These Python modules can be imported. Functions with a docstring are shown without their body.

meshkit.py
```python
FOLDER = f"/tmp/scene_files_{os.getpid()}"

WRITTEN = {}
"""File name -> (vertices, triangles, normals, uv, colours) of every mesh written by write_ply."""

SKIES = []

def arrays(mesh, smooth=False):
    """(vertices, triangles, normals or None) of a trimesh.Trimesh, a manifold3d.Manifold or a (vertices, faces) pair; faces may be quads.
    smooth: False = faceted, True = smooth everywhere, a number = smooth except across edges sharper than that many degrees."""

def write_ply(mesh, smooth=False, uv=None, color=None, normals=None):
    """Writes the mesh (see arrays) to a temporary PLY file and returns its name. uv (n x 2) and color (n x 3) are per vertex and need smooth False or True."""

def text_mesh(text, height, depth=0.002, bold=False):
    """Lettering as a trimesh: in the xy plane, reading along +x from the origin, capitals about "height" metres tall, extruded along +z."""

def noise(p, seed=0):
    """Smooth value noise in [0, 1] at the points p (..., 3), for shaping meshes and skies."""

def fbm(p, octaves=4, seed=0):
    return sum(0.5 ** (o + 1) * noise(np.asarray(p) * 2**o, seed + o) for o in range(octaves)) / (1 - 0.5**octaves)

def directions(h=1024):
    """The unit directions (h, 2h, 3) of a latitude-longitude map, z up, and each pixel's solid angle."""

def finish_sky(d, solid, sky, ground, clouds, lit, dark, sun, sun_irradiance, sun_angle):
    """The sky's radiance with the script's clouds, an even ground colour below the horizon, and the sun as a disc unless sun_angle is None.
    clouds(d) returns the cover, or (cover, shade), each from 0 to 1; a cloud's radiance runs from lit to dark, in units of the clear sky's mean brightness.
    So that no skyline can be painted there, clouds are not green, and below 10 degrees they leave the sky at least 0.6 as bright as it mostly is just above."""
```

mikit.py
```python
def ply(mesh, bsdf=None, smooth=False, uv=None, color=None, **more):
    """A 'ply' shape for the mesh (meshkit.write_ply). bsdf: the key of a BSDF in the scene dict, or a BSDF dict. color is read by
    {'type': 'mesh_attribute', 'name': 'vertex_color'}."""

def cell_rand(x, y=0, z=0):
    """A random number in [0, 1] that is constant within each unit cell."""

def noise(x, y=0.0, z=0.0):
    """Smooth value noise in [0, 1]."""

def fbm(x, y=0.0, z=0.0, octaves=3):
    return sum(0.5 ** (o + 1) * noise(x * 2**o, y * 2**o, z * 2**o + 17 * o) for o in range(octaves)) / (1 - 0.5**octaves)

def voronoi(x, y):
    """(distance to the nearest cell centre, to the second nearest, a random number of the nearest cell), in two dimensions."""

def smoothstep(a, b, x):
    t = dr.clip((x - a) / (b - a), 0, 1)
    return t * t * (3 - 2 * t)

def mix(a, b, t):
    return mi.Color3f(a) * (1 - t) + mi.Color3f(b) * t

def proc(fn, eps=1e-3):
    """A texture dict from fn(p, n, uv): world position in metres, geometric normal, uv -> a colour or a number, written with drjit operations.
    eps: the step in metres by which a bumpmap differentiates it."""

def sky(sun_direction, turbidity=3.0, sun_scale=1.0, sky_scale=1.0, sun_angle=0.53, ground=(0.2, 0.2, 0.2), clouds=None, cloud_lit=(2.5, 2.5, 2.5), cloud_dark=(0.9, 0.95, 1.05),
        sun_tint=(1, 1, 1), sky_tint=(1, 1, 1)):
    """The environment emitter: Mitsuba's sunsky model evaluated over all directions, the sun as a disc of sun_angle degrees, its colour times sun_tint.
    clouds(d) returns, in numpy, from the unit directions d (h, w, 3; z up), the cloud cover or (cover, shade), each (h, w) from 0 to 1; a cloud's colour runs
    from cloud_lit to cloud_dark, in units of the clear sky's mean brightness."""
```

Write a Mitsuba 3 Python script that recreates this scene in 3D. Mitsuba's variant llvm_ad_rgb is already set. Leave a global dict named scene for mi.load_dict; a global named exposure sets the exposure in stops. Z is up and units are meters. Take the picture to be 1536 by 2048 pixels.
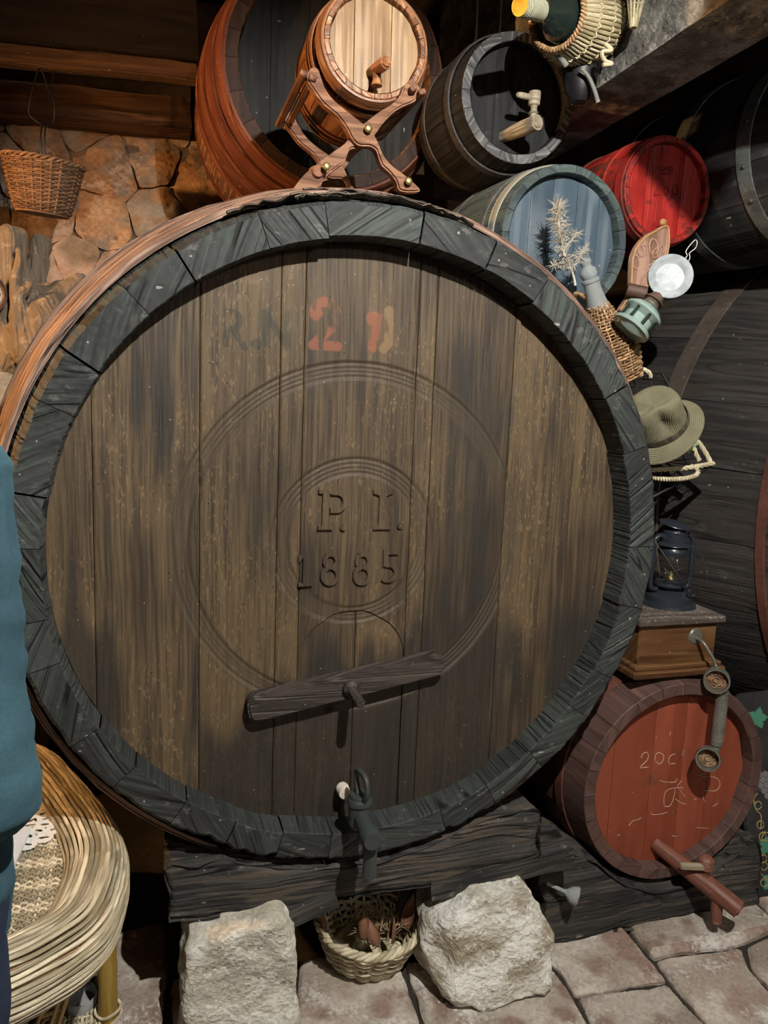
import math, random
import numpy as np, trimesh, manifold3d
import drjit as dr, mitsuba as mi
import mikit, meshkit
from mikit import noise, fbm, voronoi, cell_rand, smoothstep, mix
from shapely.geometry import Polygon, Point, box as sbox, LineString
from shapely.ops import unary_union
from shapely import affinity
from scipy.spatial import Delaunay, Voronoi

random.seed(3)
scene, labels = {}, {}
T4 = mi.ScalarTransform4f

# ------------------------------------------------------------------ camera, light, exposure
exposure = 0.62
CAM = np.array([-0.463, -1.624, 1.504])
scene['camera'] = {'type': 'perspective', 'fov': 53.06, 'fov_axis': 'x', 'near_clip': 0.05, 'far_clip': 50.0,
                   'to_world': T4().look_at(origin=CAM.tolist(), target=(CAM + np.array([0.2882, 0.9455, -0.1514])).tolist(), up=[0.006, 0.156, 0.988])}
# the cellar's spot above the visitors: a small frosted bulb in a tin shade
SPOT = np.array([0.1, -1.55, 2.6])
SPOT_RADIANCE = (23000, 22100, 20400)
# a warm bulb on the left wall, out of the frame
WARM = np.array([-2.0, 0.35, 2.1])
WARM_RADIANCE = (2300, 1180, 420)
# a second cellar lamp far behind the visitors gives the faint fill
REAR = np.array([1.2, -3.4, 2.6])
REAR_RADIANCE = (60, 57, 52)


def rgb(*c):
    return {'type': 'rgb', 'value': [float(x) for x in c]}
# ------------------------------------------------------------------ mesh helpers
def rotx(a): c, s = math.cos(a), math.sin(a); return np.array([[1, 0, 0], [0, c, -s], [0, s, c]])
def roty(a): c, s = math.cos(a), math.sin(a); return np.array([[c, 0, s], [0, 1, 0], [-s, 0, c]])
def rotz(a): c, s = math.cos(a), math.sin(a); return np.array([[c, -s, 0], [s, c, 0], [0, 0, 1]])
D2R = math.pi / 180


def frame(pos, R=np.eye(3)):
    return np.asarray(R, float), np.asarray(pos, float)


def zto(d, up=(0, 0, 1)):
    """rotation whose z axis looks along d"""
    z = np.asarray(d, float); z = z / np.linalg.norm(z)
    u = np.asarray(up, float)
    if abs(z @ u) > 0.98: u = np.array([0, 1.0, 0])
    x = np.cross(u, z); x /= np.linalg.norm(x)
    return np.stack([x, np.cross(z, x), z], 1)


class MB:
    """collects patches; patches share no vertices, so their borders stay sharp"""
    def __init__(self, fr=None):
        self.v, self.f, self.t, self.n, self.fr = [], [], [], 0, fr

    def put(self, V, F, U):
        V = np.asarray(V, float).reshape(-1, 3)
        if self.fr is not None: V = V @ self.fr[0].T + self.fr[1]
        self.v.append(V); self.f.append(np.asarray(F, int) + self.n); self.t.append(np.asarray(U, float).reshape(-1, 2)); self.n += len(V)
        return self

    def grid(self, P, U=None, flip=False, closed=False):
        P = np.asarray(P, float); n, m = P.shape[:2]
        if U is None:
            du = np.r_[0, np.cumsum(np.linalg.norm(np.diff(P[:, m // 2], axis=0), axis=1))]
            dv = np.r_[0, np.cumsum(np.linalg.norm(np.diff(P[n // 2], axis=0), axis=1))]
            U = np.stack(np.meshgrid(du, dv, indexing='ij'), -1)
        i, j = np.meshgrid(np.arange(n - 1), np.arange(m - 1), indexing='ij')
        a = (i * m + j).ravel(); b = ((i + 1) * m + j).ravel(); c = b + 1; d = a + 1
        F = np.vstack([np.stack([a, b, c], 1), np.stack([a, c, d], 1)])
        if flip: F = F[:, ::-1]
        if closed:  # weld the two ends along axis 1 for the normals
            V = P.reshape(-1, 3); last = (np.arange(n) * m + m - 1); first = np.arange(n) * m
            rep = np.arange(n * m); rep[last] = first
            F = rep[F]
            return self.put(V, F, U)
        return self.put(P, F, U)

    def fan(self, ring, centre=None, flip=False, uo=(0, 0)):
        R = np.asarray(ring, float); c = R.mean(0) if centre is None else np.asarray(centre, float)
        n = len(R); e1 = R[0] - c; e1 = e1 / (np.linalg.norm(e1) + 1e-12); nn = np.cross(R[0] - c, R[n // 4] - c); e2 = np.cross(nn / (np.linalg.norm(nn) + 1e-12), e1)
        V = np.vstack([R, c]); U = np.stack([(V - c) @ e1 + uo[0], (V - c) @ e2 + uo[1]], 1)
        i = np.arange(n); F = np.stack([i, (i + 1) % n, np.full(n, n)], 1)
        return self.put(V, F[:, ::-1] if flip else F, U)

    def tri(self, mesh, angle=35, grain=0, uo=0.0):
        """a trimesh; grain = the axis the uv's u runs along"""
        if hasattr(mesh, 'to_mesh'):
            m = mesh.to_mesh(); mesh = trimesh.Trimesh(m.vert_properties[:, :3], m.tri_verts)
        if angle is not None:
            mesh = trimesh.graph.smooth_shade(mesh, angle=angle * D2R, facet_minarea=None)
        V = np.array(mesh.vertices); o = [k for k in (0, 1, 2) if k != grain]
        U = np.stack([V[:, grain], V[:, o[0]] + 0.73 * V[:, o[1]] + uo], 1)
        return self.put(V, mesh.faces, U)

    def box(self, size, pos=(0, 0, 0), R=None, bevel=0.003, grain=0, uo=0.0, jit=0.0, seed=0):
        s = np.asarray(size, float) / 2; b = min(bevel, s.min() * .45)
        P = []
        for c in np.array(np.meshgrid([-1, 1], [-1, 1], [-1, 1])).T.reshape(-1, 3):
            for k in range(3):
                q = s - b; q[k] = s[k]; P.append(c * q)
        P = np.array(P)
        if jit:
            P = P + np.repeat(np.random.RandomState(seed).uniform(-jit, jit, (8, 3)), 3, 0)
        h = trimesh.convex.convex_hull(P)
        V = np.array(h.vertices)
        h.vertices = (V if R is None else V @ np.asarray(R).T) + np.asarray(pos)
        m = trimesh.graph.smooth_shade(h, angle=0.35, facet_minarea=None)
        W = np.array(m.vertices) - np.asarray(pos)
        if R is not None: W = W @ np.asarray(R)
        o = [k for k in (0, 1, 2) if k != grain]
        return self.put(m.vertices, m.faces, np.stack([W[:, grain], W[:, o[0]] + .73 * W[:, o[1]] + uo], 1))

    def lathe(self, prof, n=32, pos=(0, 0, 0), R=None, hard=38, uo=0.0, vgrain=False):
        """profile [(r, z)] turned about z, split where it turns by more than 'hard' degrees"""
        p = np.asarray(prof, float); d = np.diff(p, axis=0); a = np.arctan2(d[:, 1], d[:, 0])
        cuts = [0] + [k + 1 for k in range(len(a) - 1) if abs((a[k + 1] - a[k] + math.pi) % (2 * math.pi) - math.pi) > hard * D2R] + [len(p) - 1]
        th = np.linspace(0, 2 * math.pi, n + 1)
        R = np.eye(3) if R is None else np.asarray(R)
        L = np.r_[0, np.cumsum(np.linalg.norm(d, axis=1))]
        for s, e in zip(cuts[:-1], cuts[1:]):
            q = p[s:e + 1]
            P = np.stack([q[:, :1] * np.cos(th), q[:, :1] * np.sin(th), np.repeat(q[:, 1:], n + 1, 1)], -1)
            rm = max(q[:, 0].max(), 1e-3)
            U = np.stack(np.broadcast_arrays(L[s:e + 1, None], (th * rm)[None] + uo), -1)
            if not vgrain: U = U[..., ::-1]
            self.grid(P @ R.T + np.asarray(pos), U, closed=True)
        return self

    def tube(self, pts, r, sides=6, caps=True, closed=False, uo=0.0):
        p = np.asarray(pts, float); n = len(p)
        if closed: t = np.roll(p, -1, 0) - np.roll(p, 1, 0)
        else: t = np.gradient(p, axis=0)
        t /= np.linalg.norm(t, axis=1, keepdims=True) + 1e-12
        ref = np.array([0, 0, 1.0]) if abs(t[0][2]) < .9 else np.array([1.0, 0, 0])
        A = np.zeros_like(p); a = np.cross(t[0], ref); a /= np.linalg.norm(a)
        for i in range(n):
            a = a - (a @ t[i]) * t[i]; a /= np.linalg.norm(a) + 1e-12; A[i] = a
        B = np.cross(t, A); th = np.linspace(0, 2 * math.pi, sides + 1)
        rr = np.broadcast_to(np.asarray(r, float), (n,))[:, None, None]
        P = p[:, None] + rr * (np.cos(th)[None, :, None] * A[:, None] + np.sin(th)[None, :, None] * B[:, None])
        if closed: P = np.concatenate([P, P[:1]], 0)
        L = np.r_[0, np.cumsum(np.linalg.norm(np.diff(P[:, 0], axis=0), axis=1))]
        rm = float(np.mean(np.broadcast_to(np.asarray(r, float), (n,))))
        U = np.stack(np.broadcast_arrays(L[:, None], (th * rm)[None] + uo), -1)
        self.grid(P, U, closed=True)
        if caps and not closed:
            self.fan(P[0][:-1]); self.fan(P[-1][:-1], flip=True)
        return self

    def ball(self, pos, r, sub=2, R=None):
        m = trimesh.creation.icosphere(subdivisions=sub); V = np.array(m.vertices) * np.broadcast_to(np.asarray(r, float), (3,))
        if R is not None: V = V @ np.asarray(R).T
        U = np.stack([np.arctan2(m.vertices[:, 1], m.vertices[:, 0]) * .05, m.vertices[:, 2] * .05], 1)
        return self.put(V + np.asarray(pos), m.faces, U)

    def extrude(self, poly, depth, R=None, pos=(0, 0, 0), grain=0, uo=0.0, bevel=0.0):
        """a shapely polygon in local xy, thickness along local z from 0 to depth; the +z edge bevelled"""
        R = np.eye(3) if R is None else np.asarray(R)
        for g in getattr(poly, 'geoms', [poly]):
            if bevel > 0:
                inner = g.buffer(-bevel)
                m = [trimesh.creation.extrude_polygon(g, depth - bevel, engine='earcut')]
                V = []
                ok = inner.geom_type == 'Polygon' and not inner.is_empty and len(inner.interiors) == len(g.interiors)
                if ok:
                    t = trimesh.creation.extrude_polygon(inner, bevel, engine='earcut'); t.apply_translation([0, 0, depth - bevel]); m.append(t)
                m = trimesh.util.concatenate(m)
            else:
                m = trimesh.creation.extrude_polygon(g, depth, engine='earcut')
            m = trimesh.graph.smooth_shade(m, angle=.5, facet_minarea=None)
            W = np.array(m.vertices); o = [k for k in (0, 1, 2) if k != grain]
            self.put(W @ R.T + np.asarray(pos), m.faces, np.stack([W[:, grain], W[:, o[0]] + .73 * W[:, o[1]] + uo], 1))
        return self

    def mesh(self):
        return np.vstack(self.v), np.vstack(self.f), np.vstack(self.t)


def numbered(name, parent=None):
    base = name if parent is None else parent + '__' + name
    if base not in scene and base not in labels and base not in _used: key = base
    else:
        k = 1
        while f'{base}_{k:03d}' in scene or f'{base}_{k:03d}' in labels or f'{base}_{k:03d}' in _used: k += 1
        key = f'{base}_{k:03d}'
    _used.add(key)
    return key
_used = set()


def thing(name, label, cat, group=None):
    key = numbered(name); labels[key] = {'label': label, 'category': cat}
    if group: labels[key]['group'] = group
    return key


def shape(mb, m, **more):
    V, F, U = mb.mesh(); bsdf, k = MATS[m]
    return mikit.ply((V, F), bsdf, smooth=True, uv=U + [64. * k, 0.], **more)


def put(name, mb, mat, parent=None, label=None, kind=None, **more):
    key = numbered(name, parent)
    scene[key] = shape(mb, mat, **more)
    if label or kind:
        labels.setdefault(key, {})
        if label: labels[key]['label'] = label
        if kind: labels[key]['kind'] = kind
    return key


def solo(name, mb, mat, label, cat, group=None, kind=None):
    key = thing(name, label, cat, group)
    scene[key] = shape(mb, mat)
    if kind: labels[key]['kind'] = kind
    return key


def struct(name, mb, mat):
    key = numbered(name)
    scene[key] = shape(mb, mat); labels[key] = {'kind': 'structure'}
    return key


def nz(P, s, seed=0, o=3):
    return meshkit.fbm(np.asarray(P) * s, o, seed) - 0.5


def smooth_poly(pts, n=4):
    """Catmull-Rom through closed points"""
    p = np.asarray(pts, float); N = len(p); out = []
    for i in range(N):
        a, b, c, d = p[i - 1], p[i], p[(i + 1) % N], p[(i + 2) % N]
        for t in np.arange(n) / n:
            out.append(.5 * ((2 * b) + (c - a) * t + (2 * a - 5 * b + 4 * c - d) * t * t + (3 * b - a - 3 * c + d) * t ** 3))
    return np.array(out)


def spline(pts, n=6):
    p = np.asarray(pts, float); q = np.vstack([2 * p[0] - p[1], p, 2 * p[-1] - p[-2]]); out = []
    for i in range(1, len(q) - 2):
        a, b, c, d = q[i - 1], q[i], q[i + 1], q[i + 2]
        for t in np.arange(n) / n:
            out.append(.5 * ((2 * b) + (c - a) * t + (2 * a - 5 * b + 4 * c - d) * t * t + (3 * b - a - 3 * c + d) * t ** 3))
    return np.array(out + [p[-1]])
# ------------------------------------------------------------------ materials
# All timber is one BSDF and all stone, plaster, rust and paint another; each reads its colours and scales from a table row, found from the
# multiple of 64 that put() adds to u. The tens of metres in v tell one piece of a material from the next.
MATS, TW, TB = {}, [], []
NW, NB = 24, 24


def wood(c0, c1, c2=None, su=3., sv=80., blot=4., crack=.0, ck=40., wear=None, wthr=.62, wsc=14., tone=.35):
    """aged timber: streaks along u, blotches, cracks that follow the grain, specks or worn patches of another colour"""
    return {'w': [*c0, *c1, *(c2 or c1), 1. if c2 else 0., su, sv, blot, crack, ck, *(wear or c1), wthr if wear else 2., wsc, tone]}


def blotch(cols, sc=6., fine=90., wear=None, wthr=.62, wsc=40., per=True, fineamt=.5):
    """stone, plaster, painted or rusted surface: two or three colours in patches with a fine speckle"""
    return {'b': [*cols[0], *cols[1], *(cols[2] if len(cols) > 2 else cols[1]), 1. if len(cols) > 2 else 0., sc, fine, fineamt, 1. if per else 0., *(wear or cols[0]), wthr if wear else 2., wsc, 0., 0.]}


def mat(name, color, rough=.7, spec=.3, bump=None, bscale=.001, two=True, **kw):
    if isinstance(color, dict) and ('w' in color or 'b' in color):
        k = 'w' if 'w' in color else 'b'; t = TW if k == 'w' else TB
        row = color[k] + [rough, bscale * 1000. if bump is not None else .0]
        t.append(row + [0.] * (NW - len(row)))
        MATS['mat_' + name] = ('mat_timber' if k == 'w' else 'mat_mineral', len(t) - 1)
        return
    b = {'type': 'principled', 'base_color': color if isinstance(color, dict) else rgb(*color), 'roughness': rough if isinstance(rough, dict) else float(rough), 'specular': float(spec)}
    b.update({k: (v if isinstance(v, dict) else float(v)) for k, v in kw.items()})
    if bump is not None:
        b = {'type': 'bumpmap', 'texture': bump, 'bsdf': b, 'scale': float(bscale)}
    if two: b = {'type': 'twosided', 'bsdf': b}
    scene['mat_' + name] = b
    MATS['mat_' + name] = ('mat_' + name, 0)


_tab = {}


def row(which, uv):
    """(reader of the table row, u without its row number)"""
    if which not in _tab:
        _tab[which] = mi.Float([float(x) for r in (TW if which == 'w' else TB) for x in r]); dr.eval(_tab[which])
    i = dr.floor((uv.x + 32.) * (1. / 64.)); base = mi.UInt32(dr.maximum(i, 0.)) * NW
    def g(k): return dr.gather(mi.Float, _tab[which], base + k)
    return g, (lambda k: mi.Color3f(g(k), g(k + 1), g(k + 2))), uv.x - i * 64.


def _wood(p, n, uv):
    g, c3, u = row('w', uv); v = uv.y
    r = cell_rand(dr.floor(v * .1), 7.); vv = v + r * 3.1
    su, sv = g(10), g(11)
    w = noise(u * 6. + r * 40., vv * 9.)
    s = .62 * noise(u * su + r * 31., vv * sv + w * 1.5) + .38 * noise(u * su * 2.3 + r * 11., vv * sv * 2.4 + w * 3.)
    bl = g(12)
    b = fbm(p.x * bl + r * 9., p.y * bl, p.z * bl, 2)
    m = .6 * s + .4 * b
    c = c3(0) + (c3(3) - c3(0)) * smoothstep(.28, .72, m)
    q = smoothstep(.5, .72, noise(u * su * 3. + 11., vv * sv * 1.7) * .65 + b * .35)
    c = c + (c3(6) - c) * (q * g(9))
    tone = g(20)
    c = c * (1. - tone * .5 + tone * r)
    ws = g(19); k = .62 * fbm(p.x * ws, p.y * ws, p.z * ws + 3.3, 2) + .2 * noise(p.x * ws * 6., p.y * ws * 6., p.z * ws * 6.) + .18 * s
    wt = g(18) - .03; c = c + (c3(15) - c) * (.8 * smoothstep(wt, wt + .16, k))
    c = mix(c, (.3, .28, .25), .8 * smoothstep(.95, .965, noise(p.x * 62., p.y * 62., p.z * 62. + 40.)))
    e = dr.abs(noise(u * 2.2 + r * 13., vv * g(14) + w) - .5)
    c = c * (1. - g(13) * (1. - smoothstep(.012, .055, e)) * smoothstep(.38, .52, b))
    return c


def _bwood(p, n, uv):
    g, c3, u = row('w', uv)
    r = cell_rand(dr.floor(uv.y * .1), 7.); vv = uv.y + r * 3.1
    e = dr.abs(noise(u * 2.2 + r * 13., vv * g(14)) - .5)
    return (noise(u * 12. + r * 31., vv * 260.) * .7 + noise(p.x * 110., p.y * 110., p.z * 110.) * .5 - 1.8 * g(13) * (1. - smoothstep(.0, .07, e))) * g(22)


def _min(p, n, uv):
    g, c3, u = row('b', uv)
    r = cell_rand(dr.floor(uv.y * .1), 3.) * g(13)
    sc = g(10)
    b = fbm(p.x * sc + r * 7., p.y * sc, p.z * sc, 3)
    c = c3(0) + (c3(3) - c3(0)) * smoothstep(.32, .62, b)
    b2 = fbm(p.x * sc * 1.7 + 31., p.y * sc * 1.7, p.z * sc * 1.7 + r * 5., 2)
    c = c + (c3(6) - c) * (smoothstep(.42, .68, b2) * g(9))
    fi = g(11); f = noise(p.x * fi, p.y * fi, p.z * fi) * .6 + noise(p.x * fi * 2.7, p.y * fi * 2.7, p.z * fi * 2.7) * .4
    c = c * (1. - g(12) * .5 + g(12) * f) * (1. - .15 * g(13) + .3 * r)
    ws = g(18); k = .7 * fbm(p.x * ws, p.y * ws, p.z * ws + 8., 3) + .3 * f
    return c + (c3(14) - c) * (.85 * smoothstep(g(17) - .06, g(17) + .12, k))


def _bmin(p, n, uv):
    g, c3, u = row('b', uv)
    return (noise(p.x * 60., p.y * 60., p.z * 60.) + .5 * noise(p.x * 150., p.y * 150., p.z * 150.) + .35 * noise(p.x * 320., p.y * 320., p.z * 320.)) * g(22)


def _rough(which):
    def f(p, n, uv): return row(which, uv)[0](21)
    return f


BW = BS = True
for nm, f, b, e in (('timber', _wood, _bwood, .0008), ('mineral', _min, _bmin, .001)):
    scene['mat_' + nm] = {'type': 'twosided', 'bsdf': {'type': 'bumpmap', 'texture': mikit.proc(b, eps=e), 'scale': .001,
                          'bsdf': {'type': 'principled', 'base_color': mikit.proc(f), 'roughness': mikit.proc(_rough('w' if nm == 'timber' else 'b')), 'specular': .35}}}


# --- the great cask
HC = np.array([0.0, 1.15])  # x, z of its axis


def seg(x, z, ax, az, bx, bz):
    dx, dz = bx - ax, bz - az
    t = dr.clip(((x - ax) * dx + (z - az) * dz) / (dx * dx + dz * dz), 0, 1)
    return dr.sqrt(dr.square(x - ax - t * dx) + dr.square(z - az - t * dz))


def arc(x, z, cx, cz, r, up):
    """distance to a half circle, up: +1 / -1 keeps the upper / lower half; 2 right half; -2 left half"""
    d = dr.abs(dr.sqrt(dr.square(x - cx) + dr.square(z - cz)) - r)
    keep = {1: z > cz, -1: z < cz, 2: x > cx, -2: x < cx}[up]
    return dr.select(keep, d, 9.)


def _head(p, n, uv):
    x, z = (p.x + .463) * 1.0172 - .463, (p.z - 1.504) * 1.0172 + 1.504
    pid = dr.floor(uv.y * .1); r = cell_rand(pid, 7.)
    wob = noise(x * 14., z * 5.) * .012
    s1 = fbm((x + wob) * 260. + r * 30., z * 9., 0., 2)
    s2 = fbm((x + wob) * 60. + r * 17., z * 2.6, 3., 3)
    b = fbm(x * 5.5 + r * 6., z * 3.2, 7., 3)
    c = mix((.034, .024, .0165), (.112, .076, .04), smoothstep(.28, .74, .36 * s1 + .26 * s2 + .38 * b))
    # medullary rays: short wavering golden flecks
    wv = (noise(x * 30., z * 22.) - .5) * .02
    fl = noise((x + wv) * 230. + r * 9., z * 60. + 3.)
    fl2 = noise((x - wv) * 420., z * 130.)
    c = mix(c, (.2, .14, .074), .52 * smoothstep(.6, .84, fl * .5 + fl2 * .5) * smoothstep(.36, .6, b))
    c = c * (.86 + .28 * r)
    # black wine and damp stains, streaked along the grain, with edges of their own
    st = fbm(x * 16. + 4., z * 2.3, 5., 3) * .6 + fbm(x * 4.2, z * 3.4, 2., 2) * .4
    dx, dz = x - .02, z - .66
    hatch = 1. - smoothstep(.1, .42, dr.sqrt(dx * dx * .75 + dz * dz))
    rr = dr.sqrt(x * x + dr.square(z - 1.15))
    low = smoothstep(.44, .7, rr) * smoothstep(-.15, .35, .9 - z + .35 * dr.abs(x))
    c = mix(c, (.02, .0185, .017), .75 * smoothstep(.5, .66, st + .34 * hatch + .16 * low - .07))
    # the rubbed, dull ring bands
    d0 = dr.sqrt(dr.square(x + .008) + dr.square(z - 1.158))
    band = (smoothstep(.366, .378, d0) * (1. - smoothstep(.418, .43, d0)) + smoothstep(.15, .16, d0) * (1. - smoothstep(.2, .212, d0)))
    c = mix(c, (.062, .046, .03), .5 * band)
    # old paint: R. N. in black-green, 21 in brick red, worn through to the grain
    worn = fbm(x * 60., z * 26., 1., 3)
    h = .0085
    dR = dr.minimum(seg(x, z, -.308, 1.598, -.308, 1.664), dr.minimum(arc(x, z, -.296, 1.648, .016, 2), seg(x, z, -.296, 1.632, -.268, 1.592)))
    dR = dr.minimum(dR, dr.minimum(seg(x, z, -.308, 1.664, -.296, 1.664), seg(x, z, -.308, 1.632, -.296, 1.632)))
    dN = dr.minimum(seg(x, z, -.226, 1.603, -.226, 1.67), dr.minimum(seg(x, z, -.226, 1.668, -.176, 1.6), seg(x, z, -.176, 1.6, -.176, 1.67)))
    dp = dr.sqrt(dr.square(x + .245) + dr.square(z - 1.6)) - .004
    dark = dr.minimum(dr.minimum(dR, dN), dp)
    c = mix(c, (.018, .024, .018), .58 * (1. - smoothstep(h * .7, h * 1.1, dark)) * smoothstep(.32, .5, worn))
    d2 = dr.minimum(arc(x, z, -.092, 1.676, .025, 1), dr.minimum(seg(x, z, -.067, 1.674, -.078, 1.645), seg(x, z, -.078, 1.645, -.118, 1.606)))
    d2 = dr.minimum(d2, seg(x, z, -.118, 1.606, -.062, 1.606)); d2 = dr.minimum(d2, dr.sqrt(dr.square(x + .112) + dr.square(z - 1.674)) - .004)
    d1 = dr.minimum(dr.minimum(seg(x, z, .029, 1.675, .024, 1.63), seg(x, z, .02, 1.62, .02, 1.606)), dr.sqrt(dr.square(x - .018) + dr.square(z - 1.672)) - .006)
    d1b = dr.minimum(seg(x, z, .056, 1.692, .058, 1.625), seg(x, z, .058, 1.62, .046, 1.606))
    c = mix(c, (.22, .07, .036), .72 * (1. - smoothstep(.009, .013, d2)) * smoothstep(.36, .56, worn + .1 * noise(x * 25., z * 25.)))
    c = mix(c, (.22, .072, .036), .72 * (1. - smoothstep(.008, .012, d1)) * smoothstep(.36, .56, worn + .06))
    c = mix(c, (.2, .125, .06), .7 * (1. - smoothstep(.009, .013, d1b)) * smoothstep(.36, .56, worn + .04))
    # worm holes and pale specks
    q = voronoi(x * 26., z * 26.)
    c = mix(c, (.006, .005, .004), (1. - smoothstep(.03, .05, q[0])) * smoothstep(.9, .92, q[2]))
    q = voronoi(x * 17. + 5., z * 17.)
    c = mix(c, (.3, .28, .22), (1. - smoothstep(.012, .03, q[0])) * smoothstep(.82, .84, q[2]))
    return c


def _bhead(p, n, uv):
    x, z = p.x, p.z
    return noise(x * 300., z * 14.) * .6 + noise(x * 90., z * 30.) * .4


mat('head', mikit.proc(_head), .62, .35, mikit.proc(_bhead, eps=.0008), .0016)
mat('rim', wood((.022, .0232, .0235), (.043, .0455, .0455), (.04, .052, .045), su=4, sv=150, blot=5, crack=.85, ck=34, wear=(.1, .1, .092), wthr=.66, wsc=46, tone=.4), .68, .35, BW, .0022)
mat('stave', wood((.02, .017, .015), (.06, .05, .042), su=3, sv=70, crack=.5), .75, .25, BW, .0015)
mat('withy', wood((.085, .05, .036), (.21, .13, .095), (.3, .2, .15), su=5, sv=160, blot=9, crack=.8, ck=90, tone=.25), .8, .2, BW, .002)
mat('bar', wood((.034, .027, .023), (.08, .062, .053), su=5, sv=130, crack=.6, ck=60), .6, .4, BW, .0018)
mat('char', wood((.017, .0165, .016), (.045, .043, .04), (.07, .058, .045), su=3, sv=75, blot=7, crack=.9, ck=30, wear=(.14, .13, .115), wthr=.68, wsc=40), .8, .25, BW, .004)
mat('castiron', (.035, .043, .042), .5, .5)
# ------------------------------------------------------------------ the room
mat('earth', blotch([(.02, .016, .013), (.036, .029, .024)], 5, 60, per=False), .95, .1)
mat('mortar', blotch([(.05, .04, .032), (.1, .08, .065)], 5, 60, per=False), .95, .1)
mat('plaster', blotch([(.16, .14, .12), (.26, .23, .2)], 3, 40, per=False), .95, .1)
mat('soot', blotch([(.03, .022, .018), (.06, .042, .03)], 3, 40, per=False), .95, .1)
mat('concrete', blotch([(.15, .145, .13), (.3, .29, .26), (.12, .112, .1)], 12, 160, wear=(.42, .4, .36), wthr=.66, wsc=70, per=False, fineamt=.9), .9, .2, BS, .004)


def wallgrid(P0, du, dv, nu, nv, amp=0., seed=0, flip=False):
    a, b = np.meshgrid(np.linspace(0, 1, nu), np.linspace(0, 1, nv), indexing='ij')
    P = np.asarray(P0, float) + a[..., None] * np.asarray(du, float) + b[..., None] * np.asarray(dv, float)
    if amp:
        nn = np.cross(du, dv); nn = nn / np.linalg.norm(nn)
        P = P + amp * 2 * nz(P, 4, seed)[..., None] * nn
    return MB().grid(P, flip=flip)


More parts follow.
